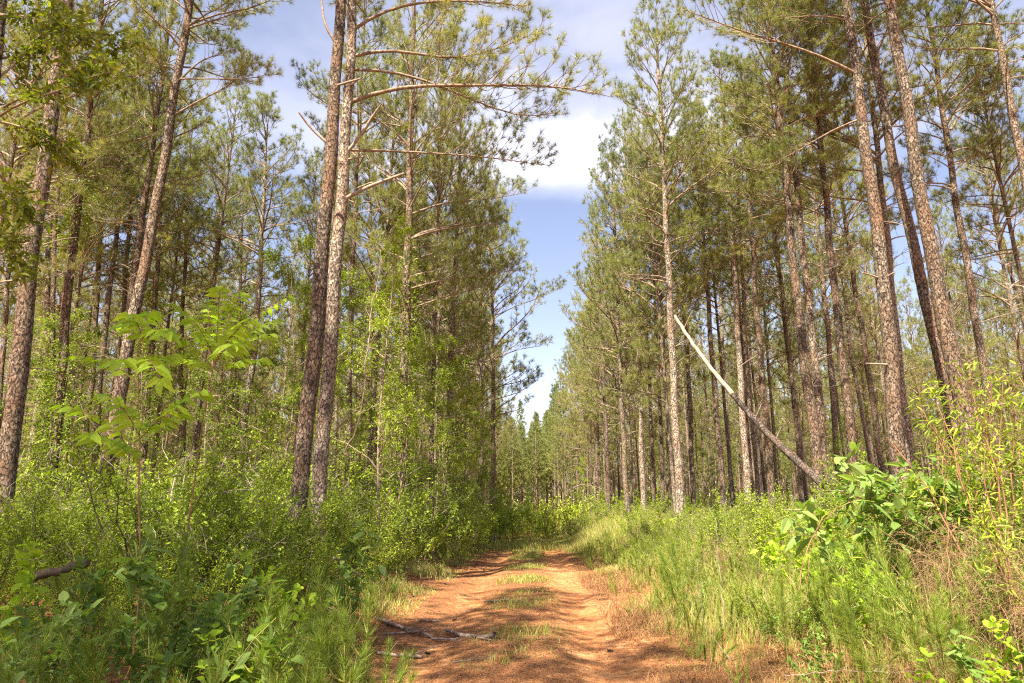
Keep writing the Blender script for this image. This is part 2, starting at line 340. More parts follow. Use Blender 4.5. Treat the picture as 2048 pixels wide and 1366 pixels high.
# ------------------------------------------------------------------ pine growth
def resamp(path, n):
    path = np.asarray(path, float); d = np.concatenate([[0], np.cumsum(np.linalg.norm(np.diff(path, axis=0), axis=1))])
    t = np.linspace(0, d[-1], n); return np.stack([np.interp(t, d, path[:, k]) for k in range(3)], 1)
def smoothpath(path, n):
    p = resamp(path, n)
    for _ in range(2):
        q = p.copy(); q[1:-1] = (p[:-2] + 2 * p[1:-1] + p[2:]) / 4; p = q
    return p
def limb(mb, path, r0, tuftn, nl, nw, dens=1.0, tstart=.25, sub=.36, tl=.15):
    """a needle-bearing limb with side shoots and upturned tufts"""
    n = len(path); Lb = np.linalg.norm(np.diff(path, axis=0), axis=1).sum()
    mb.tube(path, np.linspace(r0, r0 * .22, n), 5, 0)
    ns = max(3, int((2.5 + Lb * 4.6) * dens)); C = []; A = []; S0 = []; S1 = []; SR = []
    T = nrm(np.gradient(path, axis=0))
    for k in range(ns):
        t = tstart + (1 - tstart) * (k + rng.random()) / ns; f = t * (n - 1); i = min(int(f), n - 2); p = path[i] + (path[i + 1] - path[i]) * (f - i)
        d = T[i]; side = nrm(np.cross(d, (0, 0, 1.))) * (1 if k % 2 else -1)
        ang = R(30 + 35 * rng.random()); up = .05 + .35 * rng.random()
        dd = nrm(d * math.cos(ang) + side * math.sin(ang) + np.array((0, 0, up)))
        ls = (sub * Lb * (1.15 - t) + .22) * (.6 + .6 * rng.random())
        m = max(2, int(ls / .26) + 1); q = p; prev = dd
        for s_ in range(m):
            prev = nrm(prev + np.array((0, 0, .12)) + (u01(3) - .5) * .35); q2 = q + prev * (ls / m)
            S0.append(q); S1.append(q2); SR.append(r0 * .35 * (1 - s_ / m * .6) * (1 - t * .4))
            nt_ = 1 if s_ > 0 and rng.random() < .8 else 0
            for _ in range(nt_ if s_ < m - 1 else 4):
                tw = nrm(prev * .8 + np.array((0, 0, .55)) + (u01(3) - .5) * 1.3); ll = .08 + .24 * rng.random()
                e0 = q2 - (q2 - q) * rng.random() * .7; e1 = e0 + tw * ll
                S0.append(e0); S1.append(e1); SR.append(.005); C.append(e1); A.append(tw)
            q = q2
    C.append(path[-1]); A.append(T[-1])
    mb.segs(S0, S1, np.maximum(SR, .004), np.maximum(np.array(SR) * .7, .003), 0)
    mb.needles(C, A, tuftn, nl, nw, 10, 88, tl * .5, .05, 1)
def crown_mesh(name, H, Lmax, tuftn, nl, nw, dens=1.0, needle=None, per=3.4, step=.5, dead=True, shape=1.3):
    mb = MB(); z = 0.0
    while z < H - .15:
        t = z / H
        for b in range(int(per + rng.random())):
            if t < .25 and rng.random() < .35 - t: continue
            az = rng.random() * 6.283; Lb = (Lmax * (1 - t ** shape) * (.5 + .5 * min(1, t / .3)) + .35) * (.55 + .65 * rng.random())
            e0 = R(5 + 45 * t + 22 * (rng.random() - .3)); zz = z + (rng.random() - .5) * step
            hd = np.array((math.cos(az), math.sin(az), 0.)); n = 7; pts = [np.array((0, 0, zz))]
            el = e0 + R(12); bend = (rng.random() - .5) * .5
            for k in range(n - 1):
                el2 = el - R(22) * math.sin(k / (n - 2) * 3.14) + R(16) * (k / (n - 2))
                a2 = az + bend * k / n + (rng.random() - .5) * .18
                pts.append(pts[-1] + np.array((math.cos(a2) * math.cos(el2), math.sin(a2) * math.cos(el2), math.sin(el2))) * Lb / (n - 1))
            limb(mb, np.array(pts), .010 + .0095 * Lb, tuftn, nl, nw, dens)
        z += step * (.7 + .6 * rng.random())
    mb.needles([(0, 0, H)] * 3, [(0, 0, 1)] * 3, tuftn, nl, nw, 5, 60, .3)
    return mb.mesh(name, [M_LIMB, needle or M_NEEDLE])
HC = 10.0
CROWN_A = [crown_mesh('near_crown', HC, lm, 32, .19, .0075, .76, shape=2.2, step=.6) for lm in (2.9, 3.1, 2.7, 3.3)]
CROWN_B = [crown_mesh('mid_crown', HC, lm, 15, .21, .013, .58, M_NEEDLE, 3.1, shape=2.0, step=.6) for lm in (2.7, 3.0, 2.5, 2.8)]

def dead_limbs(mb, zlo, zhi, n, axisf, lmax=1.6, live=0):
    for _ in range(n):
        z = zlo + (zhi - zlo) * rng.random() ** .7; az = rng.random() * 6.283; Lb = lmax * (.15 + .85 * rng.random() ** 1.5); p = axisf(z)
        el = R(10 + 35 * rng.random()); pts = [p]
        for k in range(4):
            pts.append(pts[-1] + np.array((math.cos(az) * math.cos(el), math.sin(az) * math.cos(el), math.sin(el))) * Lb / 4); el -= R(14 * rng.random()); az += (rng.random() - .5) * .4
        mb.tube(pts, np.linspace(.008 + .008 * Lb, .004, 5), 4, 1)
        if Lb > .6:
            for q in range(int(Lb * 4)):
                a = pts[1 + int(rng.random() * 3)] ; d = nrm(np.array(pts[-1]) - pts[0] + (u01(3) - .5) * 1.6 * Lb); m_ = a + d * Lb * .25
                mb.segs([a, m_], [m_, m_ + nrm(d + (u01(3) - .5)) * Lb * .15], .005, .003, 1)
def trunk_mesh(name, axisf, H, r, rings=.12, sides=14, bark=None, rough=.05, dead=(8, 3, 9, 1.5)):
    mb = MB(); z = np.arange(-.35, H, rings); pts = np.array([axisf(q) for q in z])
    t = np.clip(z / H, 0, 1); rad = r * (1 - .62 * t ** 1.25) * np.where(t > .86, (1 - t) / .14 * .85 + .15, 1) + r * .35 * np.exp(-np.maximum(z, 0) / .35)
    mb.tube(pts, rad, sides, 0, rough)
    if dead[0]: dead_limbs(mb, dead[1], dead[2], dead[0], axisf, dead[3])
    return mb.mesh(name, [bark or M_BARK, M_DEAD])
TRUNKS = []
for k in range(6):
    a1, a2, p1, p2 = (rng.random() - .5) * .35, (rng.random() - .5) * .12, rng.random() * 6, rng.random() * 6
    def af(z, a1=a1, a2=a2, p1=p1, p2=p2):
        zz = min(max(z, 0), 9.0); k_ = math.sin(zz / 9 * math.pi) ; return np.array((a1 * k_, a2 * k_ * math.sin(zz * .9 + p1), z))
    TRUNKS.append(trunk_mesh('pine_trunk', af, 20.0, .145, .3, 10, M_BARKG if k % 2 else M_BARK, .10, (12, 3.5, 10, 1.7)))

SPOTS = []   # positions of every pine
def pine_copy(x, y, H, lod, label, group, cb=None, lean=.02, cs=1.0):
    s = H / 20.0; cb = cb if cb else 9.0 + 2 * rng.random()
    root = tag(link('pine_tree', None, None, (x, y, float(gz(x, y)) - .02), ((rng.random() - .5) * 2 * lean, (rng.random() - .5) * 2 * lean, rng.random() * 6.28), s), label, 'tree', group)
    link('trunk', TRUNKS[int(rng.integers(6))], root, scale=(.66, .66, 1))
    pool = CROWN_A if lod == 'A' else CROWN_B
    link('crown', pool[int(rng.integers(4))], root, (0, 0, cb), (0, 0, rng.random() * 6.28), (cs, cs, (20.1 - cb) / HC))
    SPOTS.append((x, y)); return root
def hero(pts, D, dia, label, H=None, cb=None, bark=None, dead=(10, 3.5, 9.5, 1.7), cs=1.0, crown=True, rough=.07, fine=False):
    W = np.array([P(px, py, D) for px, py in pts]); W = W[np.argsort(W[:, 2])]
    H = H or (22 + rng.random() if D < 19 else 19 + 3 * rng.random()); cb = cb or (12.2 + D * .06 if D < 19 else 9.5 + 1.5 * rng.random())
    deg = 2 if len(pts) > 2 else 1; co = np.polyfit(W[:, 2], W[:, 0], deg); fx = np.poly1d(co); df = fx.deriv()
    z0, z1 = W[0, 2], W[-1, 2]
    def X(z):
        if z < z0: return fx(z0) + df(z0) * .6 * (z - z0)
        if z > z1: return fx(z1) + df(z1) * (z - z1)
        return fx(z)
    g = float(gz(X(0), D)); bx = X(g); ph = rng.random() * 6
    def af(z):
        zw = z + g; cbm = min(z, cb); yy = .05 * math.sin(cbm * .7 + ph) - .05 * math.sin(ph); sl = df(min(max(cb + g, z0), z1))
        x = X(zw) if z < cb else X(cb + g) + float(np.clip(sl, -.1, .1)) * (z - cb)
        return np.array((x - bx + .02 * math.sin(z * 1.7 + ph), yy, z))
    root = tag(link('pine_tree', None, None, (bx, D, g)), label, 'tree')
    link('trunk', trunk_mesh('pine_trunk', af, H, dia / 2, .06 if fine else .15, 20 if fine else 14, bark, rough, dead), root)
    if crown:
        a = af(cb); b = af(H - .3); d = b - a
        link('crown', CROWN_A[int(rng.integers(4))] if D < 32 else CROWN_B[int(rng.integers(4))], root, a, (-math.atan2(d[1], d[2]), math.atan2(d[0], d[2]), 0), (cs, cs, (H - cb + .1) / HC))
    SPOTS.append((bx, D)); root['af'] = 0; del root['af']
    return root, af, g, bx

HERO = [
 # pixel points, distance, diameter, label, options
 ([(30, 850), (39, 696), (92, 345), (132, 0)], 12.4, .31, 'thick dark pine trunk standing at the far left edge of the photo', dict(fine=True)),
 ([(110, 850), (151, 471), (183, 169), (211, 0)], 19, .28, 'leafy forked pine second from the left edge with broad leaves around its middle', {}),
 ([(183, 766), (200, 520), (215, 300)], 28, .25, 'slim dark pine just right of the vine covered pine on the left', {}),
 ([(197, 854), (211, 661), (227, 520)], 26, .25, 'slim speckled pine left of the crossing pair of pines', {}),
 ([(225, 889), (242, 766), (295, 520), (337, 264), (383, 0)], 18, .33, 'front one of two pines leaning right at left, bare base above the shrubs', dict(fine=True)),
 ([(240, 760), (253, 661), (295, 369), (339, 0)], 22, .28, 'rear one of two pines leaning right at left, crossing behind its partner', {}),
 ([(244, 700), (256, 503), (281, 316)], 27, .22, 'thin pine seen against the back of the crossing pines', {}),
 ([(295, 836), (306, 661), (318, 485)], 27, .25, 'pine with green vines high up, right of the leaning pair', {}),
 ([(365, 836), (369, 555), (376, 485)], 31, .25, 'straight pine rising behind the bright sapling leaves', {}),
 ([(404, 784), (418, 626), (436, 485), (460, 369)], 34, .23, 'pale slender pine leaning right behind the tall sapling', dict(bark='g')),
 ([(502, 760), (510, 696), (516, 485)], 28, .27, 'pale barked pine left of the big twin trunks, half behind shrubs', dict(bark='g')),
 ([(144, 801), (151, 696), (162, 555)], 36, .21, 'very thin pine between the second pine and the slim dark pine', {}),
 ([(100, 760), (109, 520), (112, 400)], 24, .2, 'vine wrapped pine right of the leftmost thick trunk', {}),
 ([(80, 800), (84, 766), (95, 500)], 27, .28, 'greyish pine partly hidden behind the leftmost thick trunk', dict(bark='g')),
 ([(3, 790), (11, 643), (22, 400)], 26, .22, 'pine at the very left border below the hanging leafy branch', {}),
 ([(590, 1055), (597, 956), (621, 766), (646, 520), (667, 211), (679, 0)], 13, .31, 'left and darker one of the two big twin pine trunks', dict(fine=True, dead=(5, 5, 9.5, .8))),
 ([(638, 930), (653, 836), (661, 713), (675, 520), (679, 422), (695, 211), (704, 35)], 14, .30, 'right and paler one of the two big twin pine trunks with long limbs', dict(fine=True, bark='g', dead=(4, 5, 9.5, .6))),
 ([(805, 907), (811, 766), (814, 520), (821, 316)], 21, .29, 'dark pine halfway between the twin trunks and the track', dict(cb=7.5)),
 ([(700, 800), (703, 600), (712, 400)], 23, .2, 'dark pine directly behind the right of the twin trunks', {}),
 ([(863, 1026), (863, 889), (870, 590)], 25, .2, 'slender pine on the left verge, first right of the dark pine', dict(cb=8)),
 ([(893, 1026), (895, 921), (909, 590)], 28, .24, 'dark pine on the left verge standing in the dense shrubs', dict(cb=7)),
 ([(986, 938), (986, 801), (979, 661)], 35, .25, 'pine nearest the track on the left side where the shrubs end', dict(cb=6.0, cs=1.25, H=19)),
 ([(964, 907), (962, 749), (958, 600)], 35, .19, 'thin pale pine just left of the track edge pine', dict(cb=6, bark='g')),
 ([(1252, 973), (1243, 801), (1236, 590)], 34, .25, 'first clear trunk on the right side of the open sky gap', dict(cb=6.5, cs=1.2, bark='g')),
 ([(1283, 872), (1275, 696), (1266, 608)], 33, .24, 'pale trunk right of the first clear trunk beside the sky gap', dict(cb=7.5, bark='g')),
 ([(1359, 990), (1350, 823), (1343, 637), (1335, 525), (1322, 238)], 25, .28, 'tall pine whose full crown stands against the clouds right of the sky gap', dict(H=21.5, cb=8.5, bark='g', cs=1.15, fine=True)),
 ([(1442, 935), (1431, 823), (1423, 674), (1412, 562)], 30, .25, 'dark pine crossed by the pale upper end of the leaning dead log', {}),
 ([(1460, 935), (1453, 823), (1444, 655)], 40, .22, 'thin pale pine between two darker ones, behind the leaning log', dict(bark='g')),
 ([(1492, 935), (1483, 786), (1472, 599), (1462, 469)], 27, .26, 'left one of two pale speckled pines crossed by the middle of the log', dict(bark='g')),
 ([(1513, 935), (1502, 842), (1494, 711), (1487, 618)], 30, .24, 'right one of two pale speckled pines crossed by the middle of the log', dict(bark='g')),
 ([(1539, 935), (1524, 786), (1515, 637), (1505, 487), (1498, 402)], 26, .27, 'pine crossed by the lower dark part of the leaning log', {}),
 ([(1595, 898), (1576, 693), (1561, 562)], 32, .22, 'slim curved pine above the foot of the leaning log', {}),
 ([(1629, 898), (1606, 711), (1595, 599), (1582, 469), (1567, 329)], 20, .30, 'left one of two pines crossing just right of the log foot', {}),
 ([(1643, 898), (1629, 749), (1617, 599), (1602, 469), (1571, 165), (1560, 37)], 21, .26, 'right and darker one of two pines crossing just right of the log foot', {}),
 ([(1670, 820), (1664, 786), (1651, 618), (1636, 469), (1622, 293), (1600, 146)], 29, .25, 'slim pine right of the crossing pair', {}),
 ([(1690, 800), (1685, 749), (1673, 599), (1657, 487), (1642, 293), (1616, 0)], 21, .27, 'orange barked pine left of the thickest right hand trunks', {}),
 ([(1789, 853), (1785, 749), (1767, 599), (1752, 469), (1717, 183), (1697, 37)], 16, .34, 'leftmost of the three thick trunks on the right, with short stubs', dict(fine=True, dead=(3, 5, 8, .5))),
 ([(1804, 786), (1789, 599), (1772, 469), (1739, 201), (1721, 37)], 22, .27, 'pale pine directly behind the leftmost thick trunk on the right', dict(bark='g')),
 ([(1900, 820), (1886, 767), (1868, 655), (1841, 581), (1813, 469), (1783, 274), (1732, 37)], 17, .30, 'middle one of the three thick leaning trunks on the right', dict(fine=True, dead=(4, 4, 9, .9))),
 ([(1939, 917), (1924, 823), (1901, 693), (1882, 599), (1853, 469), (1827, 293), (1779, 18)], 15, .34, 'rightmost and reddest of the three thick leaning trunks on the right', dict(fine=True, dead=(3, 5, 9, .9))),
 ([(1965, 710), (1957, 674), (1942, 581), (1927, 469), (1889, 238), (1874, 73)], 21, .26, 'forked looking pine against open sky right of the three thick trunks', {}),
 ([(2046, 348), (2032, 274), (2006, 128), (1985, 0)], 18, .28, 'pine at the upper right corner leaning out of the photo', {}),
 ([(2060, 700), (2039, 618), (2002, 480)], 34, .24, 'thin pine low at the right border of the photo', {}),
 ([(1722, 823), (1703, 711), (1690, 600)], 36, .22, 'thin pale pine seen left of the thick trunk with stubs', dict(bark='g')),
 ([(1744, 786), (1729, 693), (1715, 600)], 30, .27, 'medium pine immediately left of the thick trunk with stubs', {}),
 ([(1306, 960), (1300, 800), (1290, 620)], 38, .2, 'dark slim pine left of the tall pine by the clouds', dict(cb=8)),
 ([(1385, 950), (1380, 800), (1368, 620)], 33, .24, 'dark pine right of the tall pine by the clouds, beside its trunk', {}),
 ([(1216, 960), (1212, 850), (1200, 700)], 44, .24, 'slim pine closest to the sky gap on the right, half grown over', dict(cb=6)),
 ([(750, 900), (748, 800), (745, 640)], 34, .23, 'small far pine seen between the twin trunks and the dark pine', {}),
 ([(470, 900), (474, 800), (480, 600)], 37, .23, 'thin far pine right of the pale slender pine', {}),
]
TW = {}
for i, (pts, D, dia, lab, op) in enumerate(HERO):
    op = dict(op)
    if op.get('bark') == 'g': op['bark'] = M_BARKG
    TW[lab[:12] + str(D)] = hero(pts, D, dia * 1.04, lab, **op)
NH = len(HERO)

# long limbs of the paler twin trunk and of other front pines, each a part of its tree
def limbs_of(lab, lst):
    k = [q for q, h in enumerate(HERO) if h[3] == lab][0]; root, af, g, bx = list(TW.values())[k]; D = HERO[k][1]
    for pts, dy, r0, live in lst:
        n = len(pts); W = np.array([P(px, py, D + dy * j / (n - 1)) for j, (px, py) in enumerate(pts)])
        z0 = W[0, 2] - g; W[0] = af(z0) + np.array((bx, D, g))
        path = smoothpath(W, 10) - np.array((bx, D, g)); mb = MB()
        if live: limb(mb, path, r0, 36, .19, .0065, 1.35, live, .30)
        else: mb.tube(path, np.linspace(r0, r0 * .55, 10), 7, 0, .15, True)
        link('limb', mb.mesh('pine_limb', [M_LIMB if live else M_DEAD, M_NEEDLE]), root)
LB = 'right and paler one of the two big twin pine trunks with long limbs'
limbs_of(LB, [
 ([(700, 205), (770, 172), (850, 170), (1000, 172), (1100, 166), (1200, 188)], -.6, .055, .30),
 ([(708, 112), (760, 92), (830, 105), (900, 125), (980, 105), (1085, 60)], .4, .045, .35),
 ([(705, 137), (790, 138), (880, 172), (960, 205), (1050, 245), (1115, 225)], .9, .04, .35),
 ([(706, 60), (760, 20), (860, 0), (960, 2), (1050, 12)], -.4, .045, .4),
 ([(696, 300), (800, 302), (880, 308), (960, 312), (1085, 330)], 1.4, .035, .45),
 ([(695, 312), (722, 270), (752, 222), (762, 210)], -.3, .045, 0),
 ([(690, 402), (740, 372), (808, 347)], -.3, .05, 0),
 ([(700, 320), (727, 313)], -.2, .03, 0),
 ([(688, 172), (720, 156)], -.4, .03, 0),
])
LB2 = 'left and darker one of the two big twin pine trunks'
limbs_of(LB2, [([(648, 295), (620, 255), (598, 225)], -.3, .035, 0),
 ([(665, 90), (648, 50), (640, -40)], -.2, .03, 0), ([(680, 170), (722, 157)], -.5, .03, 0)])
limbs_of('leftmost of the three thick trunks on the right, with short stubs', [
 ([(1708, 148), (1640, 110), (1560, 85), (1460, 55), (1370, 20)], -.8, .045, .4),
 ([(1755, 560), (1725, 545)], -.3, .03, 0), ([(1770, 560), (1788, 545)], -.3, .03, 0), ([(1768, 730), (1732, 727)], -.4, .03, 0),
 ([(1722, 235), (1660, 262), (1600, 300), (1540, 330)], .6, .03, .45)])
limbs_of('orange barked pine left of the thickest right hand trunks', [
 ([(1640, 258), (1570, 240), (1500, 215), (1440, 205)], -.6, .035, .35),
 ([(1650, 435), (1600, 410), (1540, 393), (1440, 382)], -.5, .035, .4),
 ([(1632, 60), (1560, 20), (1480, 0)], .4, .03, .3)])
limbs_of('forked looking pine against open sky right of the three thick trunks', [
 ([(1908, 270), (1930, 215), (1965, 180), (2040, 172)], -.4, .045, .5),
 ([(1900, 260), (1860, 240), (1850, 200)], -.3, .03, .4), ([(1885, 70), (1960, 72), (2020, 60)], -.2, .03, .4),
 ([(1912, 330), (1960, 310), (2010, 320)], .3, .03, .4)])
limbs_of('front one of two pines leaning right at left, bare base above the shrubs', [
 ([(350, 170), (400, 120), (470, 100)], -.2, .035, .5), ([(345, 235), (400, 200), (455, 175), (500, 130)], .2, .035, .45),
 ([(372, 60), (430, 40), (520, 8)], -.3, .035, .3), ([(365, 160), (420, 157), (480, 160), (540, 150)], -.6, .03, .4)])
limbs_of('dark pine halfway between the twin trunks and the track', [
 ([(818, 480), (870, 460), (930, 452), (1000, 448)], -.6, .04, .35), ([(818, 580), (880, 560), (950, 552), (1035, 540)], -.6, .04, .35),
 ([(820, 620), (900, 590), (980, 570)], .4, .035, .35), ([(818, 430), (900, 400), (980, 400), (1050, 385)], .3, .04, .3)])
limbs_of('pine nearest the track on the left side where the shrubs end', [
 ([(980, 640), (1020, 615), (1070, 600), (1125, 575)], -.5, .035, .35), ([(980, 720), (1030, 700), (1095, 690)], -.5, .03, .3),
 ([(984, 800), (1040, 785), (1075, 760)], -.4, .03, .3)])

# ------------------------------------------------------------------ plantation rows behind the front trees
cand = []
for r in range(-26, 27):
    x0 = r * 3.7 + (1.2 if r < 0 else -1.2)
    if -4.6 < x0 < 5.4: continue
    for y0 in np.arange(17, 170, 2.9):
        x = x0 + (rng.random() - .5) * .9 + (xc(min(y0, 34)) if y0 < 60 else .9 - (0 if y0 < 60 else 0)); y = y0 + (rng.random() - .5) * 1.1
        cand.append((x, y))
for y0 in np.arange(100, 170, 3.0):      # beyond the bend the stand closes over the line of the track
    for x in np.arange(-5, 7, 2.2): cand.append((x + rng.random() - .3, y0 + rng.random()))
sel = []
for x, y in cand:
    px, py = PX((x, y, 1.5))
    if px < -160 or px > 2210 or rng.random() < .33: continue
    if y < 48 and ((px > 1830 and rng.random() < .6) or (400 < px < 620 and rng.random() < .55)): continue
    if y < 24 and 0 < px < 2048: continue
    if min((x - a) ** 2 + (y - b) ** 2 for a, b in SPOTS) < 2.0: continue
    sel.append((x, y))
sel += [(-3.7, 33.5), (-3.5, 37.5), (-3.6, 41.5), (-3.2, 45.5), (-3.0, 50), (-2.9, 55), (-2.6, 60), (-2.5, 66), (-2.0, 73), (-2, 80)]
sel.sort(key=lambda q: q[0] ** 2 + q[1] ** 2)
indiv = sel[:300 - NH]; far = sel[300 - NH:]
FARD = math.hypot(*far[0]) if far else 0
print('pines', NH, len(indiv), len(far), 'far from', FARD)
for x, y in indiv:
    d = math.hypot(x, y); edge = abs(x - xc(min(y, 45))) < 6.5
    side = 'left' if x < 0 else 'right'
    if edge: lab, grp = f'pine along the {side} edge of the track with low green boughs', f'pines lining the {side} edge of the track'
    elif d < 34: lab, grp = f'bare trunked pine in the {side} stand just behind the front trees', f'second rank pines in the {side} stand'
    else: lab, grp = f'thin distant pine deep in the {side} stand', f'distant pines of the {side} stand'
    cb = (4.5 + 3 * rng.random()) if edge else (6.0 + 3.5 * rng.random())
    H = 17.5 + 3.5 * rng.random()
    pine_copy(x, y, H, 'A' if d < 30 else 'B', lab, grp, cb, cs=1.15 if edge else 1.0)

# pines behind and beside the camera (their shade falls into the picture)
SHADE = [(-9, 4.5), (-6.5, -2.5), (-8.4, -6), (9, 1), (-11, -3), (-5.8, 1.5), (-4.4, -5.5)]
for x, y in SHADE:
    pine_copy(x, y, 20 + rng.random() * 2, 'B', 'pine beside the photographer, only its shade in the picture', 'pines beside and behind the photographer', 7.5 + 2 * rng.random(), cs=1.2)

def far_wood():
    mb = MB()
    protos = []
    for k in range(3):
        C = []; A = []
        for q in range(330):
            t = rng.random() ** .9; az = rng.random() * 6.28; rr = (2.4 * (1 - t ** 1.5) + .25) * (.25 + .75 * rng.random() ** .6)
            C.append((math.cos(az) * rr, math.sin(az) * rr, t * 10 + rr * .25)); A.append((math.cos(az) * .5, math.sin(az) * .5, .8))
        protos.append((np.array(C), np.array(A)))
    for x, y in far:
        g = float(gz(x, y)); H = 16 + 4 * rng.random() - (1.5 if abs(x) < 6 else 0); s = H / 20; cb = (3.5 + 4 * rng.random()) * s; C, A = protos[int(rng.integers(3))]
        a = rng.random() * 6.28; ca, sa = math.cos(a), math.sin(a); Rm = np.array([[ca, -sa, 0], [sa, ca, 0], [0, 0, 1]])
        Cw = C @ Rm.T * np.array((1, 1, (H - cb) / 10.0)) + np.array((x, y, g + cb)); Aw = A @ Rm.T
        mb.needles(Cw, Aw, 7, .42, .075, 15, 85, .25, 0, 1)
        lx, ly = (rng.random(2) - .5) * .5
        z = np.linspace(-.2, H, 8); mb.tube(np.stack([x + lx * (z / H), y + ly * (z / H), g + z], 1), .13 * (1 - .8 * z / H) + .02, 6, 0)
    o = link('far_off_wood', mb.mesh('far_off_wood', [M_BARKG, M_NEEDLF])); tag(o, 'far pine wood closing off the view behind the countable trunks', 'wood', None, 'stuff')
far_wood()
#==VEG==
# ------------------------------------------------------------------ broadleaved growth
def G(px, py):
    """point of the ground seen at photo pixel"""
    lo, hi = 2.0, 80.0
    for _ in range(40):
        m = (lo + hi) / 2; p = P(px, py, m)
        if p[2] > float(gz(p[0], p[1])): lo = m
        else: hi = m
    p = P(px, py, lo); return np.array((p[0], p[1], float(gz(p[0], p[1]))))
def leafy(sm, fm, path, r0, ntw, twl, nleaf, L, W, shape=0, t0=.2, upb=.25, flat=.7, sides=5, droop=.2):
    n = len(path); sm.tube(path, np.linspace(r0, max(r0 * .25, .0015), n), sides, 0)
    T = nrm(np.gradient(path, axis=0)); t = t0 + (1 - t0) * u01(ntw) ** .85; f = t * (n - 1); i = np.minimum(f.astype(int), n - 2)
    p = path[i] + (path[i + 1] - path[i]) * (f - i)[:, None]
    d = nrm(T[i] * .5 + (u01(ntw, 3) - .5) * 2.2 + np.array((0, 0, upb))); ll = twl * (.4 + .9 * u01(ntw)) * (1.15 - t * .5)
    mid = p + d * (ll * .5)[:, None]; d2 = nrm(d + (u01(ntw, 3) - .5) * .6 + np.array((0, 0, .1))); end = mid + d2 * (ll * .5)[:, None]
    sm.segs(p, mid, max(r0 * .16, .0012), max(r0 * .12, .001), 0); sm.segs(mid, end, max(r0 * .12, .001), .001, 0)
    q = u01(ntw, nleaf); a = np.where((q < .5)[..., None], p[:, None] + (mid - p)[:, None] * (q * 2)[..., None], mid[:, None] + (end - mid)[:, None] * ((q - .5) * 2)[..., None])
    a = a + (u01(ntw, nleaf, 3) - .5) * twl * .22
    ld = nrm(d[:, None] * .6 + (u01(ntw, nleaf, 3) - .5) * 1.8)
    fm.leaves(a.reshape(-1, 3), ld.reshape(-1, 3), (L * (.35 + 1.15 * u01(ntw * nleaf) ** 1.3)), (W * (.7 + .5 * u01(ntw * nleaf))), 0, shape, droop, flat)
def bush(h, wd, nst, ntw, nleaf, L, W, mats, shape=0, twl=.35, name='shrub', arch=.3, t0=.2, flat=.7):
    sm, fm = MB(), MB()
    for k in range(nst):
        az = rng.random() * 6.283; rr = wd * (.15 + .85 * rng.random() ** .7); hh = h * (.55 + .5 * rng.random()) * (1 - .35 * (rr / wd) ** 2)
        b = np.array((math.cos(az), math.sin(az), 0.)) * .12 * wd; n = 8; pts = []
        for j in range(n):
            q = j / (n - 1); pts.append(b + np.array((math.cos(az) * rr * q ** (1.3 - arch), math.sin(az) * rr * q ** (1.3 - arch), hh * (q - arch * .3 * q ** 3))) + (u01(3) - .5) * .06 * h * q)
        leafy(sm, fm, np.array(pts), (.006 + .004 * h) * (.32 if h < 1 else .8), ntw, twl, nleaf, L, W, shape, t0, flat=flat)
    if h > 1.8 and wd > 1:
        for k in range(16):
            az = rng.random() * 6.283; p = np.array((math.cos(az) * wd * .7 * rng.random(), math.sin(az) * wd * .7 * rng.random(), h * (.25 + .5 * rng.random()))); d = nrm(np.array((math.cos(az), math.sin(az), .3 + rng.random())) + (u01(3) - .5)); l = .3 + .55 * rng.random()
            b = p + d * l * .55; e_ = b + nrm(d + (u01(3) - .5) * .7) * l * .45; f_ = p + d * l * .4 + nrm(d + (u01(3) - .5) * 2) * l * .3
            sm.segs([p, b, p + d * l * .4], [b, e_, f_], [.006, .0045, .004], [.0045, .002, .002], 1)
    return sm.mesh(name + '_stems', [mats[0], M_DEAD]), fm.mesh(name + '_foliage', [mats[1]])
def plant(name, meshes, loc, label, cat, group=None, rz=None, sc=1.0, tilt=0.0):
    root = tag(link(name, None, None, loc, ((rng.random() - .5) * tilt, (rng.random() - .5) * tilt, rng.random() * 6.28 if rz is None else rz), sc), label, cat, group)
    for nm, me in zip(('stem', 'foliage'), meshes):
        if me: link(nm, me, root)
    return root
SH = [bush(2.6, 1.25, 12, 36, 11, .052, .027, (M_TWIG, M_SHRUB), twl=.42) for _ in range(3)] + \
     [bush(2.2, 1.3, 13, 36, 10, .062, .034, (M_TWIG, M_OAK), twl=.42) for _ in range(2)]
SHF = [bush(2.4, 1.3, 9, 22, 11, .08, .045, (M_LIMB, M_SHRUB), twl=.5) for _ in range(3)] + [bush(2.2, 1.3, 9, 22, 11, .085, .05, (M_LIMB, M_OAK), twl=.5)]

def understory(h, spread, nb, ntw, nleaf, L, W, mats, cb=.25, r=.04):
    sm, fm = MB(), MB(); z = np.linspace(-.2, h, 14); ph = rng.random() * 6
    tr = np.stack([.12 * np.sin(z * .7 + ph), .12 * np.cos(z * .9 + ph), z], 1); sm.tube(tr, r * (1 - .8 * np.clip(z / h, 0, 1)), 7, 0)
    for k in range(nb):
        t = cb + (1 - cb) * (k + rng.random()) / nb; p = tr[0] + 0; zz = t * h; p = np.array([np.interp(zz, z, tr[:, 0]), np.interp(zz, z, tr[:, 1]), zz])
        az = rng.random() * 6.283; Lb = spread * (1.1 - t * .7) * (.5 + .7 * rng.random()); el = R(15 + 35 * rng.random()); pts = [p]
        for j in range(7):
            pts.append(pts[-1] + np.array((math.cos(az) * math.cos(el), math.sin(az) * math.cos(el), math.sin(el))) * Lb / 7 + (u01(3) - .5) * .08 * Lb); el -= R(7)
        leafy(sm, fm, np.array(pts), .008 + .006 * Lb, ntw, .5, nleaf, L, W, 0, .15)
    return sm.mesh('understory_trunk', [mats[0]]), fm.mesh('understory_foliage', [mats[1]])
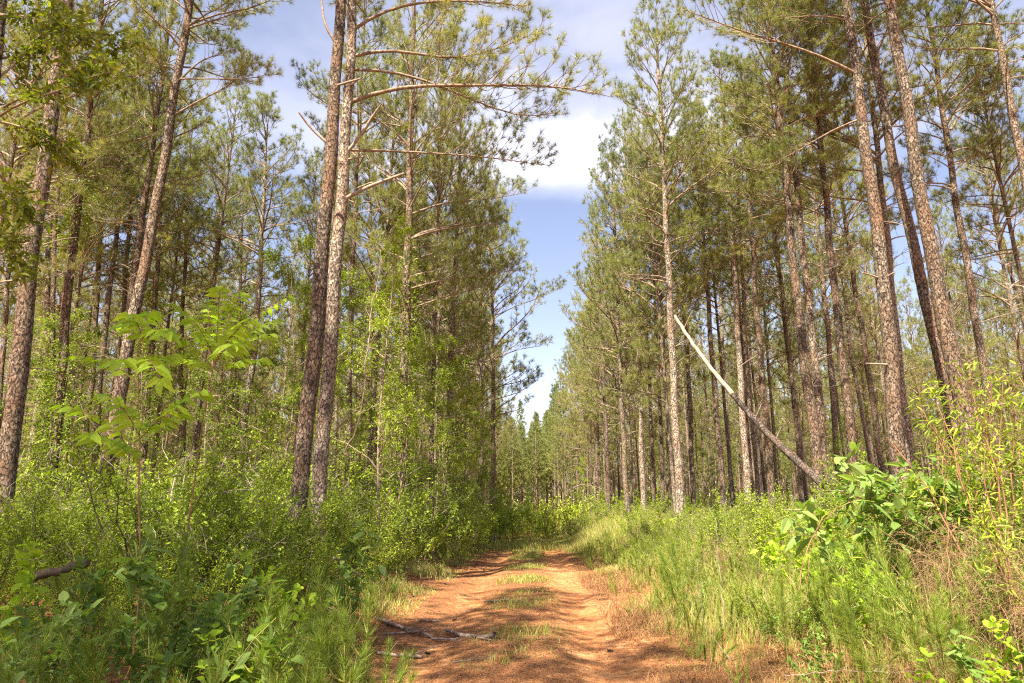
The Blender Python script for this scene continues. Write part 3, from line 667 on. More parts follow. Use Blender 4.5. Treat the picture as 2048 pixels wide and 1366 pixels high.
UT = [understory(8.5, 2.1, 22, 24, 12, .075, .04, (M_LIMB, M_SHRUB)), understory(8.0, 1.9, 22, 24, 12, .08, .043, (M_LIMB, M_OAK), .15)]
def utree(px, D, h, label, k=0, cs=1.0):
    p = P(px, 1000, D); g = float(gz(p[0], D)); root = tag(link('understory_tree', None, None, (p[0], D, g), (0, 0, rng.random() * 6.28), h / 8.3), label, 'tree')
    link('trunk', UT[k][0], root, scale=(cs, cs, 1)); link('foliage', UT[k][1], root, scale=(cs, cs, 1))
for a in [(640, 19, 9.0, 'leafy tree whose fine leaves show between and behind the big twin trunks', 0),
          (800, 19.5, 7.0, 'green tree in front of the dark pine left of the track', 0),
          (400, 21, 8.0, 'bushy small tree right behind the tall sapling', 1),
          (255, 24, 7.5, 'leafy tree between the slim speckled pine and the crossing pines', 0),
          (500, 27, 9.0, 'tall thin leafy tree beside the pale pine left of the twins', 1),
          (870, 22, 6.0, 'low spreading green tree by the slender verge pine', 1),
          (975, 36, 6.5, 'furthest bright leafed tree on the left verge', 0),
          (80, 23, 8.5, 'leafy tree behind the thick left trunk', 1),
          (1165, 46, 4.5, 'small leafy tree right of the track end under the pines', 0),
          (1420, 38, 4.0, 'small leafy tree behind the leaning log', 0),
          (760, 17.5, 8.5, 'small leaved green tree growing just right of the big twin trunks', 0),
          (838, 24, 8.0, 'slim leafy tree wrapped close round the dark pine left of the track', 1),
          (925, 28.5, 7.5, 'leafy tree leaning over the left edge of the track', 0, 1.2),
          (885, 24.5, 7.8, 'tall leafy tree between the two slender verge pines', 1, 1.1),
          (905, 27, 6.8, 'bright bushy young oak at the left verge in front of the dark pines', 0),
          (952, 31, 6.0, 'lowest bright green tree reaching out towards the bend of the track', 0),
          (560, 19, 8.5, 'leafy tree with fine bright leaves left of the twin trunks', 0),
          (450, 24, 8.0, 'loose leafed tree behind the tall sapling with feather like leaves', 0),
          (330, 28, 8.2, 'darker leafy tree behind the crossing pines', 1),
          (125, 20.5, 7.0, 'dark leafy tree around the vine covered pine at left', 1),
          (700, 25, 9.5, 'tall airy green tree behind the big twin trunks', 0, .8),
          (20, 16, 6.0, 'leafy young tree at the left border behind the thick trunk', 1),
          (1705, 24, 4.2, 'small dark green tree behind the big leaved bush on the right', 1)]: utree(*a)

# shrubs: side by side along both verges
def put_shrubs(lst, pool, name, lab, cat, grp, zs=1.0):
    for (x, y, s) in lst:
        m = pool[int(rng.integers(len(pool)))]
        plant(name, m, (x, y, float(gz(x, y)) - .03), lab, cat, grp, sc=s, tilt=.12)
def scatter(n, fn, mind):
    out = []; tries = 0
    while len(out) < n and tries < n * 60:
        tries += 1; q = fn()
        if q is None: continue
        if all((q[0] - o[0]) ** 2 + (q[1] - o[1]) ** 2 > mind ** 2 for o in out): out.append(q)
    return out
def f_left_near():
    y = 6.5 + 8.5 * rng.random(); u = -(3.0 + 8 * rng.random()); x = u + float(xc(y))
    px, _ = PX((x, y, 1))
    if px < -120: return None
    s = .5 + .25 * rng.random() if y < 8 else .75 + .5 * rng.random()
    if u > -3.8: s = min(s, .75)
    if y < 12.6 and 520 < px < 690: s = min(s, .5)
    if px < 300: s = min(s, .8)
    return (x, y, s)
put_shrubs(scatter(46, f_left_near, .92), SH, 'shrub', 'dense small leaved shrub in the thicket left of the track', 'shrub', 'small leaved shrubs of the left thicket')
def f_left_mid():
    y = 15 + 13 * rng.random(); u = -(3.3 + 14 * rng.random() ** 1.2); x = u + float(xc(y)); px, _ = PX((x, y, 1))
    if px < -80: return None
    return (x, y, (.95 + .6 * rng.random()) if u < -4.2 else .8 + .35 * rng.random())
put_shrubs(scatter(58, f_left_mid, 1.05), SHF, 'shrub', 'green shrub between the trunks of the left stand', 'shrub', 'shrubs between the trunks of the left stand')
put_shrubs([(P(px, 1000, y)[0], y, s_) for px, y, s_ in ((800, 17, .9), (838, 19, 1.0), (868, 21, 1.0), (890, 23.5, 1.05), (912, 21.5, .8), (925, 26, 1.15), (948, 28, 1.1), (940, 31, 1.4), (962, 31.5, 1.05), (972, 34, 1.25), (985, 37, 1.2), (745, 15, .85), (770, 19, 1.2), (905, 30, 1.5), (996, 40, 1.1))], SHF, 'shrub', 'tall full shrub in the hedge like edge left of the track', 'shrub', 'tall shrubs along the left edge of the track')
def f_right_small():
    y = 7 + 15 * rng.random(); u = 2.9 + 3.4 * rng.random(); return (u + float(xc(y)), y, .26 + .2 * rng.random())
put_shrubs(scatter(44, f_right_small, .7), SH, 'shrub', 'knee high leafy shrub poking out of the grass of the right verge', 'shrub', 'knee high shrubs in the right verge')
def f_left_far():
    y = 28 + 20 * rng.random(); u = -(2.9 + 9 * rng.random() ** 1.3); x = u + float(xc(min(y, 36))); return (x, y, .7 + .5 * rng.random())
put_shrubs(scatter(34, f_left_far, 1.3), SHF, 'shrub', 'distant green shrub at the left side near the bend', 'shrub', 'distant shrubs left of the track')
put_shrubs([(x, y, .9 + .35 * rng.random()) for x, y in ((-1.3, 36.5), (.1, 38.2), (1.6, 37.6), (-.6, 41), (.9, 42.5), (-1.9, 39.5), (2.2, 43), (-.2, 46), (3.4, 41), (1.4, 47), (-2.8, 43.5))], SHF, 'shrub', 'rounded shrub closing off the end of the track', 'shrub', 'shrubs closing off the end of the track')
def f_right_mid():
    y = 11 + 23 * rng.random(); u = 3.9 + 10 * rng.random() ** 1.2; x = u + float(xc(y)); px, _ = PX((x, y, 1))
    if px > 2120: return None
    return (x, y, .36 + .3 * rng.random() + (.15 if px > 1650 else 0))
put_shrubs(scatter(70, f_right_mid, 1.0), SHF, 'shrub', 'low green shrub on the sunny bank below the right stand', 'shrub', 'low shrubs on the right bank')
def f_right_far():
    y = 32 + 22 * rng.random(); u = 3.0 + 12 * rng.random(); return (u + float(xc(34)), y, .5 + .35 * rng.random())
put_shrubs(scatter(36, f_right_far, 1.4), SHF, 'shrub', 'distant bright shrub under the right stand', 'shrub', 'distant shrubs right of the track')
def f_right_near():
    y = 6.2 + 5.5 * rng.random(); x = 4.6 + 3.6 * rng.random(); px, _ = PX((x, y, 1))
    if px > 2200 or px < 1620: return None
    return (x, y, .5 + .22 * rng.random())
put_shrubs(scatter(12, f_right_near, .75), SH, 'shrub', 'small leaved shrub in the thicket at the right border', 'shrub', 'small leaved shrubs at the right border')

# vines climbing trunks
def vine(k, z0, z1, n, L, label, matf=M_OAK):
    root, af, g, bx = list(TW.values())[k]; D = HERO[k][1]; sm, fm = MB(), MB(); dia = HERO[k][2]
    for s_ in range(3):
        a0 = rng.random() * 6; z = np.linspace(z0 if z0 > .3 else 0, z1, 30)
        path = np.array([af(q) + np.array((math.cos(a0 + q * .5), math.sin(a0 + q * .5), 0)) * (dia * .5 + .015) for q in z]); sm.tube(path, np.full(30, .01), 4, 0)
    q = z0 + (z1 - z0) * u01(n); a = u01(n) * 6.283; rr = dia * .5 + .05 + .42 * u01(n) ** 1.6 * (1 + .5 * np.sin(q * 3))
    c = np.array([af(v) for v in q]); d = np.stack([np.cos(a), np.sin(a), -.3 + 0 * a], 1)
    fm.leaves(c + d * rr[:, None], d + (u01(n, 3) - .5), L, L * .6, 0)
    t = tag(link('climbing_vine', None, None, (bx, D, g)), label, 'vine')
    link('stem', sm.mesh('vine_stems', [M_LIMB]), t); link('foliage', fm.mesh('vine_foliage', [matf]), t)
vine(1, .3, 5.5, 2600, .09, 'dark leafy vine wrapped round the lower trunk of the second pine from the left')
vine(1, 9, 12.5, 1500, .09, 'bright leaves clinging high on the second pine from the left', M_SHRUB)
vine(7, 4, 11, 2200, .10, 'vine leaves clothing the pine right of the leaning pair')
vine(12, 1, 8, 2200, .10, 'vine covering the thin trunk right of the leftmost thick one')
vine(17, 1.5, 9.5, 2600, .08, 'fine leaved vine climbing the dark pine between twin trunks and track', M_SHRUB)
vine(20, .3, 5, 2000, .10, 'thick vine low on the dark pine in the left verge shrubs')

# ------------------------------------------------------------------ saplings with feather-shaped compound leaves
def frond(sm, fm, path, L=.10, W=.05, npair=8, r=.004):
    sm.tube(path, np.linspace(r, r * .5, len(path)), 5, 0); n = len(path); T = nrm(np.gradient(path, axis=0))
    Pt = []; D = []; 
    for k in range(npair):
        f = (.22 + .76 * k / (npair - 1)) * (n - 1); i = min(int(f), n - 2); p = path[i] + (path[i + 1] - path[i]) * (f - i); s = nrm(np.cross(T[i], (0, 0, 1.)))
        for sg in (-1, 1): Pt.append(p); D.append(s * sg + T[i] * .45 + np.array((0, 0, -.05)) + (u01(3) - .5) * .3)
    Pt.append(path[-1]); D.append(T[-1])
    sz = L * (.75 + .4 * u01(len(Pt))); fm.leaves(np.array(Pt), np.array(D), sz * 1.2, sz * W / L * 1.3, 0, 1, .55, .45)
def sapling(label, D, stem, fronds, r0, L=.11, W=.052, npair=8):
    st = np.array([P(px, py, D) for px, py in stem]); g = float(gz(st[0, 0], D)); base = np.array((st[0, 0] + (st[0, 0] - st[1, 0]) * .3, D, g - .05)); st = np.vstack([base, st])
    sm, fm = MB(), MB(); sp = smoothpath(st, 24); sm.tube(sp - (base[0], D, g), np.linspace(r0, r0 * .3, 24), 6, 0)
    for (x0, y0), (x1, y1), dy in fronds:
        a = P(x0, y0, D); b = P(x1, y1, D + dy); m = (a + b) / 2 + np.array((0, 0, .12 * np.linalg.norm(b - a)))
        t = np.linspace(0, 1, 9)[:, None]; path = a * (1 - t) ** 2 + 2 * m * t * (1 - t) + b * t * t
        frond(sm, fm, path - (base[0], D, g), L, W, npair)
    root = tag(link('sapling', None, None, (base[0], D, g)), label, 'sapling')
    link('stem', sm.mesh('sapling_stem', [M_STEMR]), root); link('foliage', fm.mesh('sapling_foliage', [M_YEL]), root)
sapling('left sapling with rows of oval leaflets and straight dark stem', 5.2, [(283, 1150), (276, 980), (281, 900), (275, 760), (283, 655)],
 [((278, 900), (125, 812), .3), ((278, 880), (400, 785), -.3), ((278, 870), (215, 790), -.6), ((279, 770), (155, 715), .4), ((280, 740), (352, 712), .5), ((279, 745), (235, 722), -.7),
  ((282, 690), (245, 650), .4), ((282, 680), (335, 665), -.5), ((283, 655), (300, 625), .2), ((283, 670), (260, 630), -.4), ((278, 920), (180, 870), -.6), ((278, 900), (365, 830), .5), ((281, 720), (320, 760), -.8)], .009, .10, .055, 7)
sapling('taller right sapling with bright feather like leaves and reddish leaning stem', 6.2, [(372, 1080), (390, 960), (408, 820), (430, 720)],
 [((430, 720), (345, 610), .4), ((430, 720), (385, 640), -.5), ((425, 735), (350, 665), -.3), ((430, 715), (480, 590), .3), ((432, 715), (580, 592), .2), ((430, 725), (540, 668), -.3),
  ((428, 740), (530, 720), .4), ((430, 722), (440, 580), -.4), ((430, 722), (410, 600), .7), ((432, 720), (500, 640), -.7), ((425, 745), (360, 720), .5), ((427, 735), (470, 690), -.9), ((431, 715), (555, 640), .7)], .010, .105, .048, 9)

# ------------------------------------------------------------------ big leaved bushes on the right
BIGB = bush(1.9, .85, 9, 11, 6, .15, .075, (M_STEMR, M_BIG), 1, .32, 'big_leaved_bush', .35, .4, .75)
BIGC = bush(1.6, .8, 8, 11, 6, .13, .07, (M_STEMR, M_YEL), 1, .3, 'big_leaved_bush', .35, .4, .75)
def at(px, D): p = P(px, 1000, D); return (p[0], D, float(gz(p[0], D)) - .03)
plant('big_leaved_bush', BIGB, at(1770, 7.4), 'bush with large glossy drooping leaves in front of the right hand pines', 'bush', sc=1.22)
plant('big_leaved_bush', BIGC, at(1700, 7.9), 'lower pale green big leaved bush left of the glossy one', 'bush', sc=.92)
plant('big_leaved_bush', BIGB, at(1850, 7.9), 'darker big leaved bush half hidden behind the dry grass', 'bush', sc=1.05)
LANCE = [bush(3.0, .8, 6, 15, 7, .11, .020, (M_STEMR, M_SHRUB), 1, .4, 'lance_leaved_shrub', .25, .3, .6) for _ in range(2)]
for px, D, s, lab in [(1985, 6.0, .98, 'tallest lance leaved shrub at the right border of the photo'), (1965, 7.0, .95, 'lance leaved shrub in front of the reddest thick trunk'), (2040, 5.2, .72, 'nearest lance leaved shrub cut by the right border'),
                      (1925, 8.6, .95, 'airy lance leaved shrub between the thick leaning trunks'), (2010, 7.4, 1.1, 'lance leaved shrub rising behind the tallest one')]:
    plant('lance_leaved_shrub', LANCE[int(rng.integers(2))], at(px, D), lab, 'shrub', sc=s)

# tan dry grass: stiff stalks that arch over and curl at the top
def dry_tuft(h, n, sp):
    mb = MB()
    for k in range(n):
        az = rng.random() * 6.28; b = (u01(3) - .5) * np.array((.35, .35, 0)); H_ = h * (.55 + .5 * rng.random()); q = np.linspace(0, 1, 12); rr = sp * rng.random()
        path = b + np.stack([math.cos(az) * rr * q ** 2.2, math.sin(az) * rr * q ** 2.2, H_ * (q - .22 * q ** 4)], 1); mb.tube(path, np.linspace(.0035, .0012, 12), 4, 0)
        for j in range(7):
            i = 5 + int(rng.random() * 6); a2 = rng.random() * 6.28; l = .12 + .28 * rng.random(); t = np.linspace(0, 1, 7)[:, None]
            d = np.array((math.cos(a2), math.sin(a2), .55)); c = path[i] + d * l * t + np.array((0, 0, -.9 * l)) * t ** 2.5 + np.array((-math.sin(a2), math.cos(a2), 0)) * .15 * l * t ** 2
            mb.tube(c, np.linspace(.0022, .0012, 7), 3, 0)
    return mb.mesh('dry_grass_stalks', [M_DRY])
DT = [dry_tuft(1.9, 26, .7), dry_tuft(1.5, 22, .6)]
for px, D, s, lab in [(1905, 5.9, 1.0, 'tall tan dry grass arching in front of the reddest thick trunk'), (1965, 5.3, .9, 'tan dry grass clump close to the right border'), (1830, 6.8, .85, 'dry grass clump before the dark big leaved bush'),
                      (1870, 6.2, .95, 'dry grass stalks beside the lance leaved shrub'), (2030, 5.0, .9, 'dry grass at the right border, lowest of the tan clumps'), (1270, 22, .8, 'faint tan grass clump at the foot of the right bank'),
                      (1440, 13, .7, 'thin dry stalks in the middle of the grassy bank'), (1310, 26, .9, 'distant tan tuft below the tall pine'), (1940, 4.6, .6, 'short dry tuft in the lower right corner'), (1800, 5.0, .55, 'short dry tuft among the seedlings at lower right')]:
    tag(link('dry_grass_clump', DT[int(rng.integers(2))], None, at(px, D), (0, 0, rng.random() * 6.28), s), lab, 'dry grass')

# ------------------------------------------------------------------ pine seedlings and feathery weeds
def seedling_mesh(h, nbr, nl=.13, nw=.0035, dens=150):
    sm, fm = MB(), MB(); q = np.linspace(0, 1, 9)
    def shoot(path, r, k):
        sm.tube(path, np.linspace(r, r * .5, len(path)), 5, 0); n = len(path); T = nrm(np.gradient(path, axis=0)); f = (.25 + .75 * u01(k)) * (n - 1); i = np.minimum(f.astype(int), n - 2)
        c = path[i] + (path[i + 1] - path[i]) * (f - i)[:, None]; fm.needles(c, T[i], 3, nl, nw, 18, 48, .0, .04, 0)
        fm.needles(path[-1:], T[-1:], 26, nl * .7, nw, 3, 28, .03, 0, 0)
    lean = (u01(2) - .5) * .25
    st = np.stack([lean[0] * h * q ** 2, lean[1] * h * q ** 2, h * q], 1); shoot(st, .007, int(dens * h))
    for b in range(nbr):
        t = .3 + .45 * rng.random(); az = rng.random() * 6.28; l = h * (.25 + .25 * rng.random()); p = st[int(t * 8)]
        br = p + np.stack([math.cos(az) * l * .7 * q ** .8, math.sin(az) * l * .7 * q ** .8, l * .9 * q ** 1.4], 1); shoot(br, .005, int(dens * l))
    return sm.mesh('seedling_stem', [M_STEMY]), fm.mesh('seedling_needles', [M_SEED])
SD = [seedling_mesh(1.0, 5), seedling_mesh(1.0, 3), seedling_mesh(1.0, 7)]
def seed_at(px, pyt, D, lab, k, grp=None):
    p = P(px, pyt, D); g = float(gz(p[0], D)); plant('pine_seedling', SD[k], (p[0], D, g), lab, 'pine seedling', grp, sc=max(.3, p[2] - g))
for a in [(738, 1180, 4.9, 'tallest pine seedling at the left edge of the track, leaning right', 0), (668, 1150, 5.4, 'slender pine seedling left of the tallest one', 1), (700, 1235, 4.6, 'bushy pine seedling directly below the tallest ones', 2),
          (518, 1185, 5.0, 'pale topped pine seedling standing alone in the left foreground', 1), (205, 1240, 4.4, 'pine seedling in front of the dark left foreground gap', 0), (372, 1080, 5.6, 'tall thin yellow stemmed pine seedling in the left thicket', 1),
          (312, 1165, 4.9, 'slim pine seedling left of the tall yellow stemmed one', 1), (15, 1260, 4.0, 'nearest pine seedling at the left border', 0), (95, 1300, 3.9, 'low bright pine seedling at the lower left corner', 2),
          (604, 1315, 4.1, 'bright pine seedling tip at the bottom edge left of the track', 0), (560, 1235, 4.8, 'small pine seedling between the lone one and the bushy group', 2), (640, 1255, 4.5, 'pine seedling at the left of the bushy group', 2), (770, 1290, 4.9, 'lowest pine seedling beside the fallen sticks', 2),
          (10, 1340, 3.6, 'pine seedling filling the lower left corner', 2), (420, 1300, 4.2, 'dim pine seedling at the bottom edge', 1),
          (1770, 1065, 6.2, 'tall pine seedling before the big leaved bush', 0), (1690, 1110, 6.0, 'pine seedling in the sunny grass on the right', 1), (1660, 1115, 6.4, 'thin pine seedling beside another in sunny grass', 1), (1815, 1120, 5.4, 'many armed pine seedling at right among dry stalks', 2),
          (1870, 1200, 4.9, 'bright green pine seedling in the lower right', 2), (1740, 1190, 5.2, 'yellow stemmed pine seedling in the lower right', 0), (1980, 1030, 5.6, 'pine seedling below the lance leaved shrubs', 2), (1560, 1150, 7.0, 'pine seedling midway on the grassy verge', 1), (1350, 1090, 10.5, 'pine seedling by the small grass gap at the right verge', 2)]: seed_at(*a)
def weed_mesh(h, n, mat=None):
    mb = MB(); q = np.linspace(0, 1, 7)
    for k in range(n):
        l = (u01(2) - .5) * .7; b = np.append((u01(2) - .5) * .45, 0); H_ = h * (.4 + .7 * rng.random()); st = b + np.stack([l[0] * q ** 2, l[1] * q ** 2, H_ * q], 1)
        mb.tube(st, np.linspace(.004, .0015, 7), 4, 0); f = (.15 + .85 * u01(75)) * 6; i = np.minimum(f.astype(int), 5); c = st[i] + (st[i + 1] - st[i]) * (f - i)[:, None]
        mb.needles(c, np.tile((l[0], l[1], 1.), (75, 1)), 5, .085, .006, 15, 60, 0, 0, 1)
    return mb.mesh('feathery_weed', [M_STEMY, mat or M_WEED])
WD = [weed_mesh(1.0, 7), weed_mesh(.9, 9), weed_mesh(1.1, 6), weed_mesh(.9, 6, M_SEED)]
def fw():
    y = 5.2 + 22 * rng.random() ** 1.3; u = 1.75 + .0 * y + (5.2 * rng.random()); x = u + float(xc(y)); px, _ = PX((x, y, .8))
    if px > 2120: return None
    return (x, y, (.45 + .5 * rng.random()) * min(1, .45 + (u - 1.7) * .35))
for x, y, s in scatter(245, fw, .27): tag(link('feathery_weed', WD[int(rng.integers(4))], None, (x, y, float(gz(x, y))), (0, 0, rng.random() * 6.28), s), 'feathery yellow green weed in the sunny right verge', 'weed', 'feathery weeds along the right verge')
def fwl():
    y = 8.5 + 22 * rng.random(); u = -(2.05 + 1.3 * rng.random()); return (u + float(xc(y)), y, .3 + .3 * rng.random())
for x, y, s in scatter(46, fwl, .35): tag(link('feathery_weed', WD[int(rng.integers(4))], None, (x, y, float(gz(x, y))), (0, 0, rng.random() * 6.28), s), 'small feathery weed at the shady left edge of the track', 'weed', 'feathery weeds along the left edge')

# broad leaved weeds in the foreground
FW = [bush(.9, .38, 5, 9, 6, .085, .045, (M_STEMY, M_BIG), 1, .2, 'broad_leaved_weed', .2, .25, .85) for _ in range(2)] + [bush(.8, .35, 5, 9, 6, .075, .05, (M_STEMR, M_YEL), 1, .18, 'broad_leaved_weed', .2, .2, .85)]
def weed_at(px, pyt, D, k, lab, grp=None):
    p = P(px, pyt, D); g = float(gz(p[0], D)); plant('broad_leaved_weed', FW[k], (p[0], D, g), lab, 'weed', grp, sc=max(.35, (p[2] - g) / .95))
for a in [(400, 975, 5.0, 0, 'tallest broad leaved weed before the sapling stems'), (60, 1130, 4.2, 0, 'broad leaved weed at the left border over the dark log'), (455, 1190, 5.2, 2, 'young maple like weed with pale three pointed leaves left of the clay mound'), (540, 1215, 5.3, 2, 'yellow green weed between the maple like weed and the clay mound'),
          (170, 1190, 4.5, 0, 'broad leaved weed right of the dark fallen log'), (250, 1090, 5.2, 1, 'dark broad leaved weed left of the sapling stem'), (350, 1160, 4.9, 1, 'dull broad leaved weed under the saplings'), (120, 1060, 5.0, 1, 'weed with upright pale leaves above the dark log'),
          (440, 1085, 5.8, 0, 'broad leaved weed right of the reddish sapling stem'), (20, 1000, 5.0, 2, 'yellow green weed high at the left border'), (700, 1000, 9.0, 0, 'broad leaved sprout right of the twin trunk base'), (560, 1075, 6.6, 2, 'weed with flat bright leaves before the twin trunk base'),
          (1975, 1200, 4.3, 0, 'broad leaved weed at the lower right corner with round leaves'), (1930, 1240, 4.1, 2, 'pale round leaved weed beside the lower right corner one'), (2030, 1170, 4.4, 2, 'broad leaved weed cut by the right border'), (1560, 1010, 9.5, 2, 'bright leafy weed on the grassy bank below the log foot'), (1690, 1040, 6.8, 2, 'lone pale leaved stem in front of the big leaved bushes')]: weed_at(*a)
weeds2 = scatter(26, lambda: (-(2.1 + 3.4 * rng.random()), 4.6 + 3.6 * rng.random(), .35 + .4 * rng.random()), .42)
for x, y, s in weeds2: plant('broad_leaved_weed', FW[int(rng.integers(3))], (x, y, float(gz(x, y))), 'low leafy weed in the shaded left foreground', 'weed', 'low weeds of the left foreground', sc=s)
weeds3 = scatter(60, lambda: (lambda y, u: (u + float(xc(y)), y, .3 + .45 * rng.random()))(5 + 16 * rng.random(), 2.6 + 5 * rng.random()), .5)
for x, y, s in weeds3: plant('broad_leaved_weed', FW[int(rng.integers(3))], (x, y, float(gz(x, y))), 'low leafy weed amid the grass of the sunny right bank', 'weed', 'low weeds of the right bank', sc=s * .9)

# ------------------------------------------------------------------ grass, litter, ground cover
def blades(mb, x, y, h, w, mat=0, lean=.5):
    n = len(x); z = gz(x, y); b = np.stack([x, y, z - .01], 1); a = u01(n) * 6.283; ln = lean * (.2 + u01(n)); d = np.stack([np.cos(a), np.sin(a), 0 * a], 1)
    f = u01(n) * 6.283; s = np.stack([np.cos(f), np.sin(f), 0 * f], 1) * (w / 2)[:, None]
    hh = h[:, None]; m1 = b + d * hh * ln[:, None] * .25 + np.array((0, 0, 1.)) * hh * .55; t = b + d * hh * ln[:, None] + np.array((0, 0, 1.)) * hh * (1 - .25 * ln[:, None])
    V = np.stack([b - s, b + s, m1 + s * .8, m1 - s * .8, t], 1).reshape(-1, 3); k = np.arange(n)[:, None] * 5
    n0 = mb.n; mb.add(V, k + np.array([[0, 1, 2, 3]]), mat); mb.F.append((k + np.array([[3, 2, 4]]) + n0, mat, False))
def nz01(x, y, s, f=1.0): return np.clip(.5 + hsh(x * f, y * f, s) * .5, 0, 1)
def grass(name, n, uf, yf, hf, wf, label, mats, dens=None, lean=.5):
    y = yf(u01(n)); u = uf(u01(n)); x = u + xc(np.minimum(y, 40))
    if dens is not None: k = u01(n) < dens(x, y, u); x, y, u = x[k], y[k], u[k]
    mb = MB(); h = hf(x, y, u) * (.5 + .8 * u01(len(x))); wd = wf(y); dry = u01(len(x)) < .22 + .25 * (nz01(x, y, 9, 1.3) - .5)
    blades(mb, x[~dry], y[~dry], h[~dry], wd[~dry], 0, lean); blades(mb, x[dry], y[dry], h[dry] * 1.1, wd[dry] * .8, 1, lean * 1.3)
    tag(link(name, mb.mesh(name, mats)), label, 'grass', None, 'stuff')
wf = lambda y: .0035 + .00055 * y
GM = [M_GRASS, M_DRY]
M_LITTER0 = leafmat('brown_thatch', [(.20, .09, .04), (.38, .20, .09), (.55, .36, .19)], .1, .7, .2, .8)
grass('grass', 150000, lambda q: 1.5 + 7.5 * q, lambda q: 4.6 + 26 * q ** 1.5, lambda x, y, u: (.06 + .46 * S((u - 1.45) / 2.4)) * (.2 + 1.5 * nz01(x, y, 3, 2.4) ** 1.6), wf, 'tall sunlit yellow green grass on the right verge', GM,
      lambda x, y, u: np.where(u < 2.6, .25 + .6 * S((u - 1.5) / 1.1), 1) * (.05 + 1.3 * nz01(x, y, 4, 2.6)))
grass('far_verge_grass', 60000, lambda q: 1.5 + 12 * q, lambda q: 28 + 26 * q, lambda x, y, u: (.15 + .6 * S((u - 1.4) / 2)) * (.6 + .8 * nz01(x, y, 3)), wf, 'distant pale grass below the right stand', GM)
grass('track_grass', 34000, lambda q: (q - .5) * 1.35, lambda q: 6 + 34 * q ** 1.2, lambda x, y, u: .05 + .11 * nz01(x, y, 7, 2), wf, 'short patchy grass on the strip between the two ruts', GM,
      lambda x, y, u: np.exp(-(u / .5) ** 2) * S((nz01(x, y, 8, 2.5) - .50 + .010 * (y - 6)) / .25) * np.minimum(1, .3 + y * .03), .8)
grass('left_verge_grass', 42000, lambda q: -1.7 - 2.4 * q, lambda q: 7 + 34 * q ** 1.2, lambda x, y, u: .06 + .26 * S((-u - 1.7) / 1.0), wf, 'thin shaded grass along the left edge of the track', GM,
      lambda x, y, u: S((nz01(x, y, 12, 1.6) - .45 + .012 * (y - 7)) / .3) * .8, .8)
grass('rut_end_grass', 16000, lambda q: (q - .5) * 4.6, lambda q: 29 + 14 * q, lambda x, y, u: .10 + .22 * nz01(x, y, 7, 1), wf, 'grass growing over the far end of the track', GM, lambda x, y, u: S((y - 28) / 9))
grass('dry_thatch', 46000, lambda q: 1.3 + 7 * q, lambda q: 5 + 16 * q ** 1.4, lambda x, y, u: .10 + .25 * nz01(x, y, 41, 2), lambda y: .004 + .0003 * y, 'flattened brown grass and straw lying among the verge weeds', [M_LITTER0, M_DRY], lambda x, y, u: S((nz01(x, y, 42, 1.8) - .35) / .3), 2.6)
def litter():
    n = 90000; y = 5 + 20 * u01(n) ** 1.4; u = (u01(n) - .5) * 10; x = u + xc(y); k = u01(n) < np.where(abs(abs(u) - 1.0) < .4, .28, 1) * (.3 + nz01(x, y, 15, 1.5)); x, y = x[k], y[k]; n = len(x)
    a = u01(n) * 6.283; l = .05 + .09 * u01(n); d = np.stack([np.cos(a), np.sin(a), (u01(n) - .4) * .35], 1); b = np.stack([x, y, gz(x, y) + .006 + .012 * u01(n)], 1)
    s = np.stack([-np.sin(a), np.cos(a), 0 * a], 1) * (.0018 + .0003 * y)[:, None]; V = np.stack([b - s, b + s, b + d * l[:, None]], 1).reshape(-1, 3)
    mb = MB(); mb.add(V, np.arange(len(V)).reshape(-1, 3), 0); tag(link('needle_litter', mb.mesh('needle_litter', [M_LITTER])), 'reddish brown fallen pine needles strewn over the track and its edges', 'litter', None, 'stuff')
M_LITTER = leafmat('fallen_needles', [(.13, .05, .022), (.27, .12, .055), (.42, .23, .12), (.52, .34, .2)], .1, .7, .2, .8)
litter()
def cover():
    mb = MB(); n = 150000; D = 9 + 60 * u01(n) ** 1.25; az = (u01(n) - .5) * 1.75; x = D * np.tan(az * .5) * 1.7; y = D; u = x - xc(np.minimum(y, 36)); k = ((u < -3.0) | (u > 4.2) | (y > 44)) & (u01(n) < .15 + 1.1 * S((nz01(x, y, 21, .9) - .3) / .4)); x, y = x[k], y[k]; n = len(x)
    z = gz(x, y) + (.15 + .9 * nz01(x, y, 22, .8)) * u01(n) ** 1.3; Ls = .05 + .0028 * y; d = u01(n, 3) - .5; d[:, 2] *= .6
    mb.leaves(np.stack([x, y, z], 1), d, Ls, Ls * .5, 0); tag(link('undergrowth', mb.mesh('undergrowth', [M_SHRUB])), 'low leafy undergrowth covering the forest floor between the trunks', 'undergrowth', None, 'stuff')
cover()

def brush():
    mb = MB(); n = 120000; y = 48 + 135 * u01(n) ** 1.2; x = (u01(n) - .5) * 1.9 * y; k = u01(n) < .1 + 1.1 * S((nz01(x, y, 31, .35) - .25) / .5); x, y = x[k], y[k]; n = len(x)
    z = gz(x, y) + (.6 + (1.2 + .018 * y) * nz01(x, y, 32, .5)) * u01(n); d = u01(n, 3) - .5; Ls = .14 + .0026 * y
    mb.leaves(np.stack([x, y, z], 1), d, Ls, Ls * .55, 0)
    n = 40000; y = 150 + 35 * u01(n); x = (u01(n) - .5) * 2.0 * y; z = gz(x, y) + (5 + 4 * nz01(x, y, 33, .2)) * u01(n); mb.leaves(np.stack([x, y, z], 1), u01(n, 3) - .5, .8, .5, 0)
    tag(link('distant_brush', mb.mesh('distant_brush', [M_SHRUB])), 'green brush under the farthest pines closing off the horizon', 'brush', None, 'stuff')
brush()

